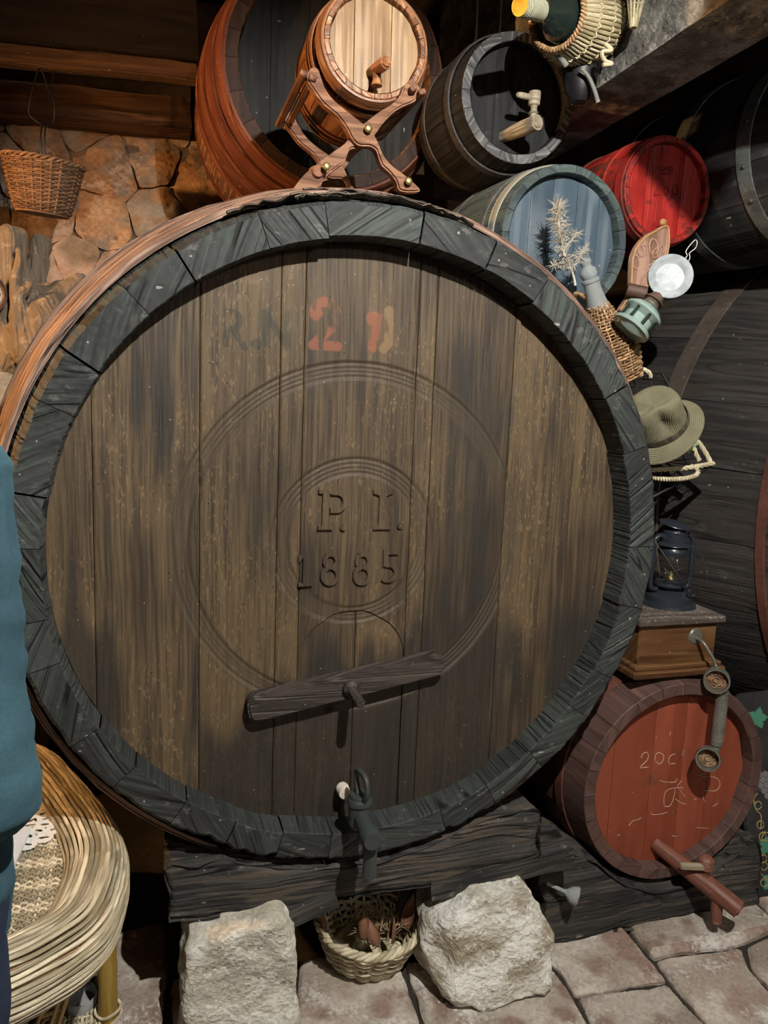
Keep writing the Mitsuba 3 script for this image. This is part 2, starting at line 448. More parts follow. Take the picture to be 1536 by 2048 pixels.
XL, XR, YF, YB, ZC = -2.6, 3.4, -4.2, 2.05, 3.15
struct('floor', wallgrid((XL, YF, -.016), (XR - XL, 0, 0), (0, YB - YF, 0), 60, 60, .004), 'mat_earth')
mat('wallmortar', blotch([(.15, .085, .045), (.26, .16, .1), (.16, .13, .11)], 6, 60, per=False), .95, .1, BS, .005)
struct('wall_back', wallgrid((XL, YB, -.02), (XR - XL, 0, 0), (0, 0, ZC), 150, 80, .03, flip=False), 'mat_wallmortar')
struct('wall_left', wallgrid((XL, YF, -.02), (0, YB - YF, 0), (0, 0, ZC), 40, 30, .01), 'mat_plaster')
struct('wall_right', wallgrid((XR, YF, -.02), (0, YB - YF, 0), (0, 0, ZC), 40, 30, .01), 'mat_plaster')
struct('wall_front', wallgrid((XL, YF, -.02), (XR - XL, 0, 0), (0, 0, ZC), 40, 30, .01), 'mat_plaster')
struct('ceiling', wallgrid((XL, YF, ZC), (XR - XL, 0, 0), (0, YB - YF, 0), 40, 40, .008), 'mat_soot')

# flagstones: outlines read off the floor, in metres
mat('flag', blotch([(.33, .275, .225), (.48, .425, .36), (.27, .19, .15)], 8, 130, wear=(.62, .6, .56), wthr=.64, wsc=11, fineamt=.7), .72, .35, BS, .003)
FL = [[(.575, .1), (.845, .14), (.84, -.02), (.835, -.1), (.575, -.085)],
      [(.86, .14), (1.32, .19), (1.3, .0), (1.13, -.035), (.86, -.015)],
      [(1.145, -.05), (1.33, -.02), (1.6, -.04), (1.6, -.4), (1.06, -.3), (1.09, -.2), (1.1, -.11)],
      [(.86, -.03), (1.125, -.05), (1.085, -.12), (1.075, -.2), (1.045, -.4), (.85, -.36), (.845, -.1)],
      [(.575, -.1), (.83, -.115), (.84, -.36), (.83, -.6), (.56, -.55), (.56, -.2)],
      [(.18, .12), (.555, .05), (.56, -.1), (.545, -.5), (.2, -.5), (.165, -.1)],
      [(-.09, .2), (.165, .15), (.15, -.1), (.185, -.5), (-.12, -.52), (-.14, .0)],
      [(-.42, .22), (-.11, .2), (-.155, -.02), (-.14, -.5), (-.45, -.5)],
      [(-.6, .42), (-.44, .44), (-.43, .25), (-.46, .02), (-.63, .06)],
      [(-1.05, .45), (-.62, .42), (-.645, .05), (-1.05, .0)],
      [(-1.5, .0), (-1.07, -.01), (-.64, .045), (-.475, .0), (-.465, -.5), (-1.0, -.55), (-1.5, -.5)]]
for a in range(5):   # further flags towards the visitors, out of the frame
    for b in range(3):
        x0, y0 = -1.9 + a * .72 + .1 * b, -.62 - .5 * b
        FL.append([(x0, y0), (x0 + .7, y0 - .01), (x0 + .71, y0 - .47), (x0 + .01, y0 - .48)])
FL += [[(1.34, .2), (1.9, .2), (1.9, -.0), (1.32, -.0)], [(1.62, -.04), (2.1, -.02), (2.1, -.5), (1.62, -.5)]]


def slab(poly, cell, zf, edge=.012, drop=.014, skirt=.03, seed=0):
    """a stone with a pillowed top: zf(xy) the height, its edge rounded off over 'edge' metres. Local z up."""
    g = Polygon(poly)
    n = max(12, int(g.exterior.length / (cell * .8))); ring = np.array([g.exterior.interpolate(k / n, normalized=True).coords[0] for k in range(n)])
    ring = ring + (nz(np.c_[ring, np.zeros(n)], 22, seed, 2)[:, None] * .016)
    g = Polygon(ring).buffer(0)
    if g.geom_type != 'Polygon': g = max(g.geoms, key=lambda q: q.area)
    x0, y0, x1, y1 = g.bounds; pts = [ring]
    for off in (edge * .4, edge):
        gi = g.buffer(-off)
        if gi.geom_type == 'Polygon' and not gi.is_empty:
            pts.append(np.array([gi.exterior.interpolate(k / n, normalized=True).coords[0] for k in range(n)]))
    gi = g.buffer(-edge * 1.7); xs, ys = np.meshgrid(np.arange(x0, x1, cell), np.arange(y0, y1, cell)); q = np.c_[xs.ravel(), ys.ravel()]
    import shapely
    q = q[shapely.contains_xy(gi, q[:, 0], q[:, 1])]; pts.append(q)
    P = np.vstack(pts); tri = Delaunay(P).simplices; cen = P[tri].mean(1)
    tri = tri[shapely.contains_xy(g.buffer(1e-4), cen[:, 0], cen[:, 1])]
    a, b, c = (P[tri[:, k]] for k in range(3)); cr = (b[:, 0] - a[:, 0]) * (c[:, 1] - a[:, 1]) - (b[:, 1] - a[:, 1]) * (c[:, 0] - a[:, 0])
    tri[cr < 0] = tri[cr < 0][:, ::-1]
    dist = shapely.distance(g.exterior, shapely.points(P)); z = zf(P) - drop * np.clip(1 - dist / edge, 0, 1) ** 2
    V = np.c_[P, z]; ringv = V[:n]; sk = ringv.copy(); sk[:, 2] -= skirt
    return V, tri, ringv, sk


def stone(poly, cell, zf, fr=None, uo=0., **k):
    V, tri, r, s = slab(poly, cell, zf, **k)
    mb = MB(fr); mb.put(V, tri, V[:, :2] + [0, uo])
    r2, s2 = np.vstack([r, r[:1]]), np.vstack([s, s[:1]])
    mb.grid(np.stack([s2, r2], 0), U=np.stack([np.c_[r2[:, 0], r2[:, 1] + uo]] * 2, 0), flip=False)
    return mb


for i, poly in enumerate(FL):
    near = i < 11
    put('flagstone', stone(poly, .022 if near else .09, lambda P, i=i: .004 + .016 * nz(np.c_[P, np.full(len(P), i * 3.)], 5, 1) + .01 * nz(np.c_[P, np.zeros(len(P))], 28, 5), uo=10. * i, seed=i), 'mat_flag', 'floor')

# rubble stones of the back wall
mat('rubble', blotch([(.36, .18, .08), (.56, .34, .19), (.3, .235, .185)], 6, 70, wear=(.6, .44, .33), wthr=.6, wsc=9, per=False, fineamt=.7), .92, .12, BS, .006)
mat('rubble_pink', blotch([(.5, .32, .22), (.62, .43, .32), (.34, .24, .16)], 6, 80, per=False, fineamt=.5), .92, .12, BS, .005)
mat('rubble_grey', blotch([(.27, .235, .2), (.37, .315, .26), (.34, .2, .1)], 6, 80, per=False, fineamt=.5), .92, .12, BS, .005)
rs = np.random.RandomState(11)
seeds = []
for iz in range(8):
    for ix in range(12):
        if rs.rand() < .18: continue
        seeds.append((-1.5 + .17 * ix + .085 * (iz % 2) + rs.uniform(-.07, .07), 1.2 + .2 * iz + rs.uniform(-.08, .08)))
seeds = np.array(seeds)
vor = Voronoi(np.vstack([seeds, seeds * [1, 0] + [0, -3], seeds * [1, 0] + [0, 7], [[-9, 2], [9, 2]]]))
k = 0
for i in range(len(seeds)):
    reg = vor.regions[vor.point_region[i]]
    if -1 in reg or not reg: continue
    g = Polygon(vor.vertices[reg]).intersection(sbox(-1.55, 1.1, .45, 2.62)).buffer(-.002)
    if g.is_empty or g.geom_type != 'Polygon' or g.area < .004: continue
    P = smooth_poly(np.array(g.exterior.coords)[:-1], 3) * .6 + .4 * np.array(g.centroid.coords[0]) if False else np.array(g.buffer(-.03).buffer(.03).exterior.coords)[:-1] if g.buffer(-.03).geom_type == 'Polygon' and not g.buffer(-.03).is_empty else np.array(g.exterior.coords)[:-1]
    if len(P) < 4: continue
    amp = rs.uniform(.012, .03); cx, cz = g.centroid.coords[0]
    fr = (np.array([[1, 0, 0], [0, 0, -1.], [0, 1, 0]]), np.array([0, YB - .012, 0]))
    m = stone(P, .022, lambda Q, a=amp, i=i: a + .07 * nz(np.c_[Q, np.full(len(Q), i * .7)], 8, 2) + .05 * nz(np.c_[Q, np.zeros(len(Q))], 24, 6), fr, uo=10. * i, edge=.045, drop=.015, skirt=.07, seed=i)
    kind = 'mat_rubble'
    if cz < 2.12 and cx < -.62: kind = 'mat_rubble_pink'
    elif rs.rand() < .18 or (cz < 2.1 and cx < -.25 and cx > -.5): kind = 'mat_rubble_grey'
    put('stone', m, kind, 'wall_back')

# timbers under the ceiling at the back and the concrete beam at the right
mat('ochre', wood((.035, .017, .011), (.09, .042, .021), (.12, .06, .03), su=2, sv=60, crack=.5), .85, .15, BW, .003)


mat('darkbeam', wood((.008, .005, .004), (.019, .011, .008), None, su=2, sv=60, crack=.5), .9, .1, BW, .002)


def timber(name, size, pos, m, R=None, amp=.004, seed=0, grain=0, cells=(40, 8, 8), bevel=.01):
    """a hewn timber: a box whose faces wander a little"""
    mb = MB()
    s = np.asarray(size, float) / 2
    ax = [np.linspace(-1, 1, c) for c in cells]
    for k in range(3):
        i, j = [q for q in range(3) if q != k]
        for sg in (-1, 1):
            A, B = np.meshgrid(ax[i], ax[j], indexing='ij'); P = np.zeros(A.shape + (3,)); P[..., i] = A * s[i]; P[..., j] = B * s[j]; P[..., k] = sg * s[k]
            W = P.copy(); e = np.minimum(s[i] - np.abs(P[..., i]), s[j] - np.abs(P[..., j]))
            W += amp * 2 * np.stack([nz(P + q * 7, [3, 9, 9][0], seed + q) for q in range(3)], -1) + amp * np.stack([nz(P * np.array([.25 if q2 == grain else 1 for q2 in range(3)]) + q * 5, 34, seed + 5 + q) for q in range(3)], -1)
            o = [q for q in range(3) if q != grain]
            U = np.stack([P[..., grain], P[..., o[0]] + .73 * P[..., o[1]] + 10. * seed], -1)
            if R is not None: W = W @ np.asarray(R).T
            mb.grid(W + np.asarray(pos), U, flip=(sg > 0) == (k == 1))
    return mb


put('beam', timber('b', (2.3, .16, .44), (-1.45, 1.54, 2.845), 'm', roty(-.045), amp=.006, seed=1), 'mat_darkbeam', 'ceiling')
put('beam', timber('b', (2.3, .05, .06), (-1.45, 1.45, 2.565), 'm', roty(-.045), amp=.006, seed=6, cells=(60, 6, 6)), 'mat_ochre', 'ceiling')
put('beam', timber('b', (2.3, .17, .115), (-1.45, 1.93, 2.56), 'm', roty(-.045), amp=.008, seed=2), 'mat_ochre', 'ceiling')
put('beam', timber('b', (2.3, .1, .5), (-1.45, 2.0, 2.9), 'm', amp=.006, seed=7), 'mat_soot', 'ceiling')
put('beam', timber('b', (.2, 3.6, .8), (.83, -.05, 2.77), 'm', amp=.006, seed=4, grain=1, cells=(8, 60, 14)), 'mat_concrete', 'ceiling')
put('beam', timber('b', (.6, 3.6, .5), (1.36, -.05, 2.9), 'm', amp=.01, seed=5, grain=1, cells=(10, 50, 8)), 'mat_mortar', 'ceiling')
# dark boarding along the foot of the back wall, behind the casks
for i, z in enumerate((.14, .42, .70, .98)):
    put('board', timber('b', (3.2, .03, .272), (.3, 1.95, z), 'm', amp=.003, seed=61 + i, cells=(50, 3, 6)), 'mat_darkbeam', 'wall_back')
# ------------------------------------------------------------------ casks
def stave_mb(fr, y, rad, a0, a1, thf, lip, uo, rot=0., na=4, cham=.006, rough=0., seed=0, rin=None, rot_low=0., end=None):
    """one stave: y stations, outer radius at each, front end face, inner lip as deep as the head's recess"""
    mb = MB(fr); a = np.linspace(a0, a1, na); ca, sa = np.cos(a), np.sin(a)
    def ring(r, yy): return np.stack([r * ca, np.full(na, yy), r * sa], -1)
    R0 = rad[0]; ri = (R0 - thf) if rin is None else rin
    am = .5 * (a0 + a1)
    ro = np.full(na, R0)
    if rough:
        q = np.stack([ca * R0, np.full(na, seed * .3), sa * R0], -1)
        ro = R0 + rough * 1.4 * nz(q, 30, seed, 3)
        low = np.clip((-np.sin(a) - .35) / .5, 0, 1) * rot_low
        ro -= low * (.012 + .06 * np.clip(nz(q, 38, seed + 9, 4) + .05, 0, 1))
        ri = ri + rough * .5 * nz(q + 3, 30, seed + 3, 2)
    def rg(r, yy): return np.stack([r * ca, np.full(na, yy) if np.isscalar(yy) else yy, r * sa], -1)
    # end face, cracks turned by 'rot'
    rs_ = np.linspace(0, 1, 5)[:, None]
    Rg = (ri + .003) * (1 - rs_) + (ro - cham) * rs_
    yj = (rough * .35 * nz(np.stack([Rg * ca, np.zeros_like(Rg) + seed, Rg * sa], -1), 40, seed + 1, 2)) if rough else np.zeros_like(Rg)
    P = np.stack([Rg * ca, yj + np.zeros_like(Rg), Rg * sa], -1)
    lx, lz = (Rg - R0) * 1.0, (a - am) * Rg
    c, s = math.cos(rot), math.sin(rot)
    em = MB(fr) if end else mb
    em.grid(P, np.stack([c * lx + s * lz, -s * lx + c * lz + uo], -1))
    em.grid(np.stack([P[-1], rg(ro, cham * .9)], 0), np.stack([np.stack([0 * a, a * R0 + uo], -1), np.stack([0 * a + cham, a * R0 + uo], -1)], 0))
    mb.grid(np.stack([rg(ri, lip), rg(ri, .003), P[0]], 0), np.stack([np.stack([0 * a + t, a * R0 + uo], -1) for t in (lip, .003, 0)], 0))
    # outside
    O = np.stack([rg(ro * (1 - k) + r * k, yy) for r, yy, k in zip(rad, y, np.clip(np.array(y) / .12, 0, 1))], 0); O[0] = rg(ro, cham * .9)
    mb.grid(O, np.stack([np.stack([0 * a + yy, a * R0 + uo], -1) for yy in y], 0))
    # sides and back
    for e, fl in ((0, True), (na - 1, False)):
        top = O[:, e]; rr = np.array([ri if np.isscalar(ri) else ri[e]] + [r - thf for r in rad[1:]])
        bot = np.stack([rr * ca[e], np.r_[0, y[1:]], rr * sa[e]], -1)
        mb.grid(np.stack([bot, top], 1), np.stack([np.stack([y, 0 * np.array(y) + uo], -1), np.stack([y, 0 * np.array(y) + thf + uo], -1)], 1), flip=not fl)
    mb.grid(np.stack([rg(rad[-1], y[-1]), rg(rad[-1] - thf, y[-1])], 0))
    return (mb, em) if end else mb


def plank_mb(fr, x0, x1, R, dep, uo, dx=.02, lo=None, hi=None, disp=None, tilt=0., thick=.02, gap=.0007, edge=.002):
    """a head board between two joints, cut to the round head; local x across, z up, y = depth"""
    nx = max(5, int((x1 - x0) / dx) + 1); xs = np.linspace(x0 + gap, x1 - gap, nx)
    zh = (lambda x: np.sqrt(np.maximum(R * R - x * x, 1e-6))) if hi is None else hi
    zl = (lambda x: -np.sqrt(np.maximum(R * R - x * x, 1e-6))) if lo is None else lo
    H, Lz = zh(xs), zl(xs); nzz = max(5, int((H - Lz).max() / dx) + 1); t = np.linspace(0, 1, nzz)
    X = np.repeat(xs[:, None], nzz, 1); Z = Lz[:, None] * (1 - t) + H[:, None] * t
    X = X + tilt * Z
    Y = np.full_like(X, dep)
    if disp is not None: Y = Y + disp(X, Z)
    e = np.minimum(np.arange(nx), np.arange(nx)[::-1])[:, None]
    Y = Y + np.where(e == 0, edge, 0.)
    mb = MB(fr); P = np.stack([X, Y, Z], -1); U = np.stack([Z, X + uo], -1)
    mb.grid(P, U, flip=False)
    for k, fl in ((0, False), (-1, True)):
        A = P[k]; B = A.copy(); B[:, 1] += thick
        mb.grid(np.stack([B, A], 0), np.stack([U[k], U[k]], 0), flip=fl)
    if lo is not None or hi is not None:
        for k, fl in ((0, True), (-1, False)):
            A = P[:, k]; B = A.copy(); B[:, 1] += thick
            mb.grid(np.stack([B, A], 0), np.stack([U[:, k], U[:, k]], 0), flip=fl)
    return mb


def hoop_mb(fr, y0, y1, rf, th=.004, n=64, rough=0., seed=0, a0=0., a1=2 * math.pi, gap=.001):
    th_ = np.linspace(a0, a1, n + 1); c, s = np.cos(th_), np.sin(th_); mb = MB(fr)
    ys = [y0, y0 + .0005, (y0 + y1) / 2, y1 - .0005, y1]
    rr = [rf(y0) - .002, rf(y0) + th, rf((y0 + y1) / 2) + th, rf(y1) + th, rf(y1) - .002]
    P = np.stack([np.stack([r * c, np.full(n + 1, y), r * s], -1) for r, y in zip(rr, ys)], 0)
    if rough:
        q = np.stack([c, s, 0 * c], -1)
        for k in (1, 2, 3): P[k, :, 0] += rough * c * 2 * nz(q * rf(y0) + k * .01, 16, seed); P[k, :, 2] += rough * s * 2 * nz(q * rf(y0) + k * .01, 16, seed)
        P[:3, :, 1] += rough * 1.2 * nz(q * rf(y0), 9, seed + 4)
    for a, b in ((0, 2), (1, 4), (3, 5)):
        Q = P[a:b]
        mb.grid(Q, np.stack([np.stack([th_ * rf(y0), np.full(n + 1, k * .02 + 10. * seed)], -1) for k in range(a, b)], 0), closed=(a1 - a0) > 6.28)
    return mb


def bulge(L, R, B):
    return lambda y: R + (B - R) * (1 - abs(2 * y / L - 1) ** 2.6)


def cask(name, label, cat, fr, L, R, B, ns, th, rec, planks, hoops, ms, mh, mhoop, mrim=None, jitter=.12, seed=0, uo0=0., group=None, dx=.03, hoopth=.003, tilt=0.):
    """a keg: staves, head boards, hoops, every one a part; hoops = [(y0, y1)] or with a material"""
    t = thing(name, label, cat, group); rf = bulge(L, R, B); r = np.random.RandomState(seed)
    a = np.cumsum(1 + r.uniform(-jitter * 2, jitter * 2, ns)); a = a / a[-1] * 2 * math.pi + .3 * seed
    y = np.r_[0, L * np.array([.06, .14, .26, .4, .55, .72, .88, 1.])]
    for k in range(ns):
        a0, a1 = a[k - 1] - (2 * math.pi if k == 0 else 0), a[k]; g = .0007 / R
        m = stave_mb(fr, y, [rf(v) for v in y], a0 + g, a1 - g, th, rec + .01, uo0 + 10. * (k + 1), rot=r.uniform(0, 3), na=4, cham=.002, rough=.0015, seed=k, end=mrim)
        sk = put('stave', m[0] if mrim else m, ms, t)
        if mrim: put('end_grain', m[1], mrim, sk)
    for k, (x0, x1) in enumerate(zip(planks[:-1], planks[1:])):
        put('head_board', plank_mb(fr, x0, x1, R - th * .97, rec, uo0 + 10. * (k + 41), dx=dx, tilt=0), mh, t)
    for k, h in enumerate(hoops):
        put('hoop', hoop_mb(fr, h[0], h[1], rf, hoopth, 64, rough=.0008, seed=k + seed), h[2] if len(h) > 2 else mhoop, t)
    # the inside end, so that no light comes through the joints
    return t, rf


# --- the great cask of 1885: front end at y = 0
GZ = 1.15; GF = (np.eye(3), np.array([0, 0, GZ])); GL, GR, GB = 1.62, .75, .868; GREC = .072
grf = bulge(GL, GR, GB)
GC = thing('wine_cask', 'huge dark oak wine cask with P. I. 1885 carved on its head', 'cask')
JA = [-169.7, -161.7, -147.7, -137.8, -125.8, -115.1, -105.4, -95.5, -89.0, -72.3, -61.3, -49.7, -36.6, -27.4, -12.4, 0.1, 20.0, 32.4, 43.4, 57.5, 69.0, 82.6, 99.3, 110.0, 124.0, 133.6, 146.4, 154.8, 169.3, 178.0]
ys = np.r_[0, .03, .1, .2, .35, .55, .81, 1.1, 1.35, 1.62]
rs = np.random.RandomState(5)
for k in range(len(JA)):
    a0 = JA[k] * D2R; a1 = (JA[(k + 1) % len(JA)] + (360 if k == len(JA) - 1 else 0)) * D2R
    open_ = {5: .002, 20: .0032, 21: .003, 17: .0028, 24: .003, 26: .0035, 28: .003}
    g0, g1 = [.5 * (.0014 + open_.get(q, 0)) / GR for q in (k, k + 1)]
    put('stave', stave_mb(GF, ys, [grf(v) for v in ys], a0 + g0, a1 - g1, .075, GREC + .02, 10. * (k + 1), rot=rs.uniform(.5, 2.4), na=14, cham=.009, rough=.007, seed=k, rin=.675 + rs.uniform(-.004, .004), rot_low=.7), 'mat_rim', GC)


def ringd(X, Z):
    X, Z = (X + .463) * 1.0172 - .463, (Z - .354) * 1.0172 + .354
    d = np.sqrt((X + .008) ** 2 + (Z - .008) ** 2); y = 0
    for r0 in (.383, .393, .402, .413, .163, .173, .183, .194):
        y = y + .0022 * np.exp(-((d - r0) / .0032) ** 2)
    y = y + .0016 * ((d > .378) & (d < .418)) + .0016 * ((d > .158) & (d < .199))
    P = np.stack([X * 1.0, Z * .25, 0 * X], -1)
    return y + .0016 * nz(P, 40, 2) + .003 * nz(P, 6, 3)


DX = .0031; RH = .677
JX = [(-.676, 0), (-.582, -.004), (-.365, .003), (-.195, -.004), (.163, .004), (.362, .009), (.676, 0)]
darch = lambda x: -.288 + np.sqrt(np.maximum(.134 ** 2 - (x + .012) ** 2, 0)) + .0015 * np.sin(x * 90)
DX0, DX1 = -.142, .119
zc = lambda x: np.sqrt(np.maximum(RH ** 2 - x * x, 1e-6))
for k in range(6):
    (x0, _), (x1, _) = JX[k], JX[k + 1]
    if k == 3:
        put('head_board', plank_mb(GF, x0, DX0, RH, GREC, 10. * 51, DX, disp=ringd), 'mat_head', GC)
        put('head_board', plank_mb(GF, DX0, DX1, RH, GREC, 10. * 52, DX, lo=lambda x: np.where(np.abs(x + .012) < .132, darch(x) + .0015, -.288), disp=ringd), 'mat_head', GC)
        put('head_board', plank_mb(GF, DX1, x1, RH, GREC, 10. * 53, DX, disp=ringd), 'mat_head', GC)
        for a, b in ((DX0, -.004), (-.004, DX1)):
            put('hatch_board', plank_mb(GF, a, b, RH, GREC + .003, 10. * 54 + 10 * (a > -.1), DX, hi=lambda x: np.where(np.abs(x + .012) < .132, darch(x) - .0015, -.291), lo=lambda x: -zc(x), disp=ringd), 'mat_head', GC)
    else:
        put('head_board', plank_mb(GF, x0, x1, RH, GREC, 10. * (44 + k), DX, disp=ringd), 'mat_head', GC)
mb = MB(GF)
th = np.linspace(0, 2 * math.pi, 49); mb.fan(np.stack([.7 * np.cos(th[:-1]), np.full(48, GREC + .03), .7 * np.sin(th[:-1])], -1))
put('backing', mb, 'mat_stave', GC)


# carved letters, standing proud of the head
def halfdisc_ring(cx, cy, ro, ri, a0, a1, n=24):
    a = np.linspace(a0, a1, n); o = np.c_[cx + ro * np.cos(a), cy + ro * np.sin(a)]; i = np.c_[cx + ri * np.cos(a[::-1]), cy + ri * np.sin(a[::-1])]
    return Polygon(np.vstack([o, i]))


def glyph(c):
    """unit-high letters with slab serifs"""
    if c == 'P':
        st = sbox(.1, 0, .27, 1); sf = sbox(0, 0, .37, .1); tp = sbox(0, .9, .4, 1)
        bowl = unary_union([sbox(.3, .87, .45, 1), sbox(.3, .42, .45, .55), halfdisc_ring(.45, .71, .29, .155, -math.pi / 2, math.pi / 2)])
        return unary_union([st, sf, tp, bowl])
    if c == 'I':
        return unary_union([sbox(.13, 0, .31, 1), Polygon([(0, 0), (.44, 0), (.44, .08), (.31, .14), (.13, .14), (0, .08)]), Polygon([(-.03, 1), (.47, 1), (.47, .9), (.31, .84), (.13, .84), (-.03, .9)])])
    if c == '.':
        return Point(.08, .09).buffer(.085)
    if c == '1':
        return unary_union([sbox(.13, 0, .3, 1), Polygon([(0, .74), (.13, .86), (.13, 1), (.0, .9)]), sbox(0, 0, .43, .1)])
    if c == '8':
        return unary_union([Point(.36, .74).buffer(.26).difference(Point(.36, .74).buffer(.13)), Point(.36, .31).buffer(.32).difference(Point(.36, .31).buffer(.17))])
    if c == '5':
        return unary_union([sbox(.08, .86, .54, 1), sbox(.08, .5, .22, 1), halfdisc_ring(.25, .31, .31, .17, -2.3, 2.0)])


LR = np.array([[1, 0, 0], [0, 0, -1.], [0, 1, 0]])   # local xy -> world xz, thickness towards the viewer
for c, x, z, h in (('P', -.097, 1.187, .094), ('.', -.043, 1.184, .085), ('I', .036, 1.186, .096), ('.', .097, 1.187, .075),
                   ('1', -.14, 1.054, .078), ('8', -.091, 1.054, .08), ('8', -.013, 1.052, .08), ('5', .058, 1.056, .08)):
    x, z, h = -.463 + (x + .463) / 1.0172, 1.504 + (z - 1.504) / 1.0172, h / 1.0172
    g = affinity.translate(affinity.scale(glyph(c), h * (.92 if c in '8' else 1), h, origin=(0, 0)), x, z)
    put('carved_figure' if c in '185' else ('carved_stop' if c == '.' else 'carved_letter'), MB().extrude(g, .0125, LR, (0, GREC + .004, 0), grain=1, bevel=.0015, uo=520), 'mat_head', GC)

# the bar across the hatch, its peg, and the tap
def rounded(w, h, r): return sbox(-w / 2 + r, -h / 2 + r, w / 2 - r, h / 2 - r).buffer(r, 8)
g = affinity.rotate(Polygon([(-.215, -.012), (.217, -.006), (.217, .005), (0, .006), (-.215, .006)]).buffer(.0235, 8), 9.5, origin=(0, 0))
put('crossbar', MB().extrude(g, .034, LR, (-.024, GREC - .004, .826), uo=610, bevel=.005), 'mat_bar', GC, 'dark oak bar clamped across the hatch')
pg = [(.0, .0), (.02, .0), (.0195, .01), (.012, .018), (.0115, .085), (.009, .09), (.0, .092)]
put('peg', MB().lathe(pg[::-1], 16, (-.022, GREC - .038, .823), zto((0.02, -1, -.05)) , vgrain=True, uo=620), 'mat_bar', GC)
tap = numbered('tap', GC)
body = MB()
tx, tz = -.012, .548
body.lathe([(.0, -.115), (.019, -.115), (.022, -.1), (.022, -.08), (.017, -.075), (.017, .0), (.0, .0)], 20, (tx, GREC - .002 - .115, tz), zto((0, 1, 0)))
body.lathe([(.0, .05), (.022, .05), (.025, .044), (.025, -.022), (.021, -.03), (.0, -.03)], 20, (tx, GREC - .115, tz))
body.tube(spline([(tx, GREC - .12, tz), (tx + .003, GREC - .165, tz - .01), (tx + .006, GREC - .19, tz - .04), (tx + .007, GREC - .195, tz - .105)]), [.017] * 6 + [.016] * 6 + [.0155] * 7, 14)
body.lathe([(.0, .012), (.02, .01), (.021, -.012), (.0, -.014)], 8, (tx + .004, GREC - .176, tz - .02), zto((.2, -1, .6)))
scene[tap] = shape(body, 'mat_castiron'); labels[tap] = {'label': 'dark cast iron tap with a loop lever'}
lv = spline([(tx - .004, GREC - .115, tz + .05), (tx - .006, GREC - .1, tz + .085), (tx - .004, GREC - .11, tz + .105), (tx + .004, GREC - .145, tz + .1), (tx + .006, GREC - .155, tz + .07), (tx + .004, GREC - .14, tz + .045)])
put('lever', MB().tube(lv, .0065, 8), 'mat_castiron', tap)
put('collar', MB().lathe([(.0, .008), (.027, .008), (.03, .003), (.03, -.006), (.026, -.01), (0, -.01)], 20, (tx, GREC - .115, tz + .034)), 'mat_castiron', tap)
mat('cork', blotch([(.5, .45, .36), (.62, .58, .48)], 30, 200, per=False), .9, .1)
put('cork', MB().lathe([(0, .0), (.015, .0), (.016, .004), (.014, .03), (0, .031)][::-1], 16, (tx - .016, GREC - .012, tz + .012), zto((0, -1, 0))), 'mat_cork', tap)

# withy hoops, most of the front one split and ragged on top
put('hoop', hoop_mb(GF, .058, .128, grf, .012, 120, rough=.004, seed=1), 'mat_withy', GC)
put('hoop', hoop_mb(GF, .142, .20, grf, .011, 120, rough=.004, seed=2), 'mat_withy', GC)
put('hoop', hoop_mb(GF, .42, .48, grf, .012, 96, rough=.003, seed=3), 'mat_withy', GC)
put('hoop', hoop_mb(GF, 1.3, 1.36, grf, .012, 96, rough=.003, seed=4), 'mat_withy', GC)
mat('bark', wood((.03, .022, .018), (.12, .092, .07), (.2, .165, .13), su=9, sv=200, crack=.9, ck=150), .9, .1, BW, .003)
rs = np.random.RandomState(8)
for k in range(9):
    a0 = (66 + rs.uniform(0, 14) + (k % 3) * 9) * D2R; a1 = a0 + rs.uniform(9, 26) * D2R; r0 = GR + .012 + .006 * (k % 4)
    aa = np.linspace(a0, a1, 22); w = rs.uniform(.012, .026) * np.sin(np.linspace(.25, math.pi - .1, 22)) ** .5
    yy = .022 + .02 * (k % 4) + .012 * np.cumsum(rs.uniform(-1, 1, 22)) / 8
    lift = .014 * np.clip(np.linspace(.0, 1, 22) - .7, 0, 1) * rs.uniform(0, 2.5) + .004 * rs.uniform(-1, 1, 22)
    P = np.stack([np.stack([(r0 + lift + dz) * np.cos(aa), yy + dy * w, (r0 + lift + dz) * np.sin(aa)], -1) for dy, dz in ((-1, 0), (-.6, .004), (.5, .005), (1, 0), (.4, -.003), (-.6, -.003), (-1, 0))], 1)
    put('bark_strip', MB(GF).grid(P, np.stack(np.broadcast_arrays((aa * GR)[:, None], np.linspace(0, .04, 7)[None] + 700 + 10 * k), -1)), 'mat_bark', GC)
# ------------------------------------------------------------------ the smaller casks and kegs
ID = np.eye(3)
mat('redbrown', wood((.07, .026, .012), (.17, .07, .03), (.25, .125, .055), su=4, sv=90, blot=6, crack=.5, tone=.25), .6, .35, BW, .0015)
mat('redhoop', wood((.09, .022, .012), (.17, .045, .023), (.2, .075, .036), su=4, sv=120, blot=9, crack=.5, tone=.2, wear=(.25, .13, .06), wthr=.7), .6, .35, BW, .0012)
mat('darkhead', wood((.007, .007, .007), (.016, .016, .015), (.022, .02, .017), su=2, sv=90, tone=.3), .7, .3, BW, .001)
mat('darkchime', wood((.02, .01, .007), (.05, .025, .017), None, su=3, sv=70, tone=.4), .7, .3, BW, .001)
mat('blackwood', wood((.010, .0105, .011), (.025, .026, .027), None, su=3, sv=70, tone=.3, wear=(.055, .057, .06), wthr=.68, wsc=18), .75, .25, BW, .0015)
mat('greychime', wood((.05, .052, .055), (.13, .135, .14), (.2, .2, .2), su=5, sv=80, tone=.3, crack=.5), .8, .2, BW, .0015)
mat('lightoak', wood((.16, .085, .034), (.28, .165, .076), (.32, .205, .105), su=3, sv=110, blot=7, tone=.12), .45, .45, BW, .0006)
mat('varnoak', wood((.1, .036, .014), (.25, .1, .036), (.33, .15, .06), su=3, sv=90, tone=.25, crack=.4), .4, .5, BW, .0008)
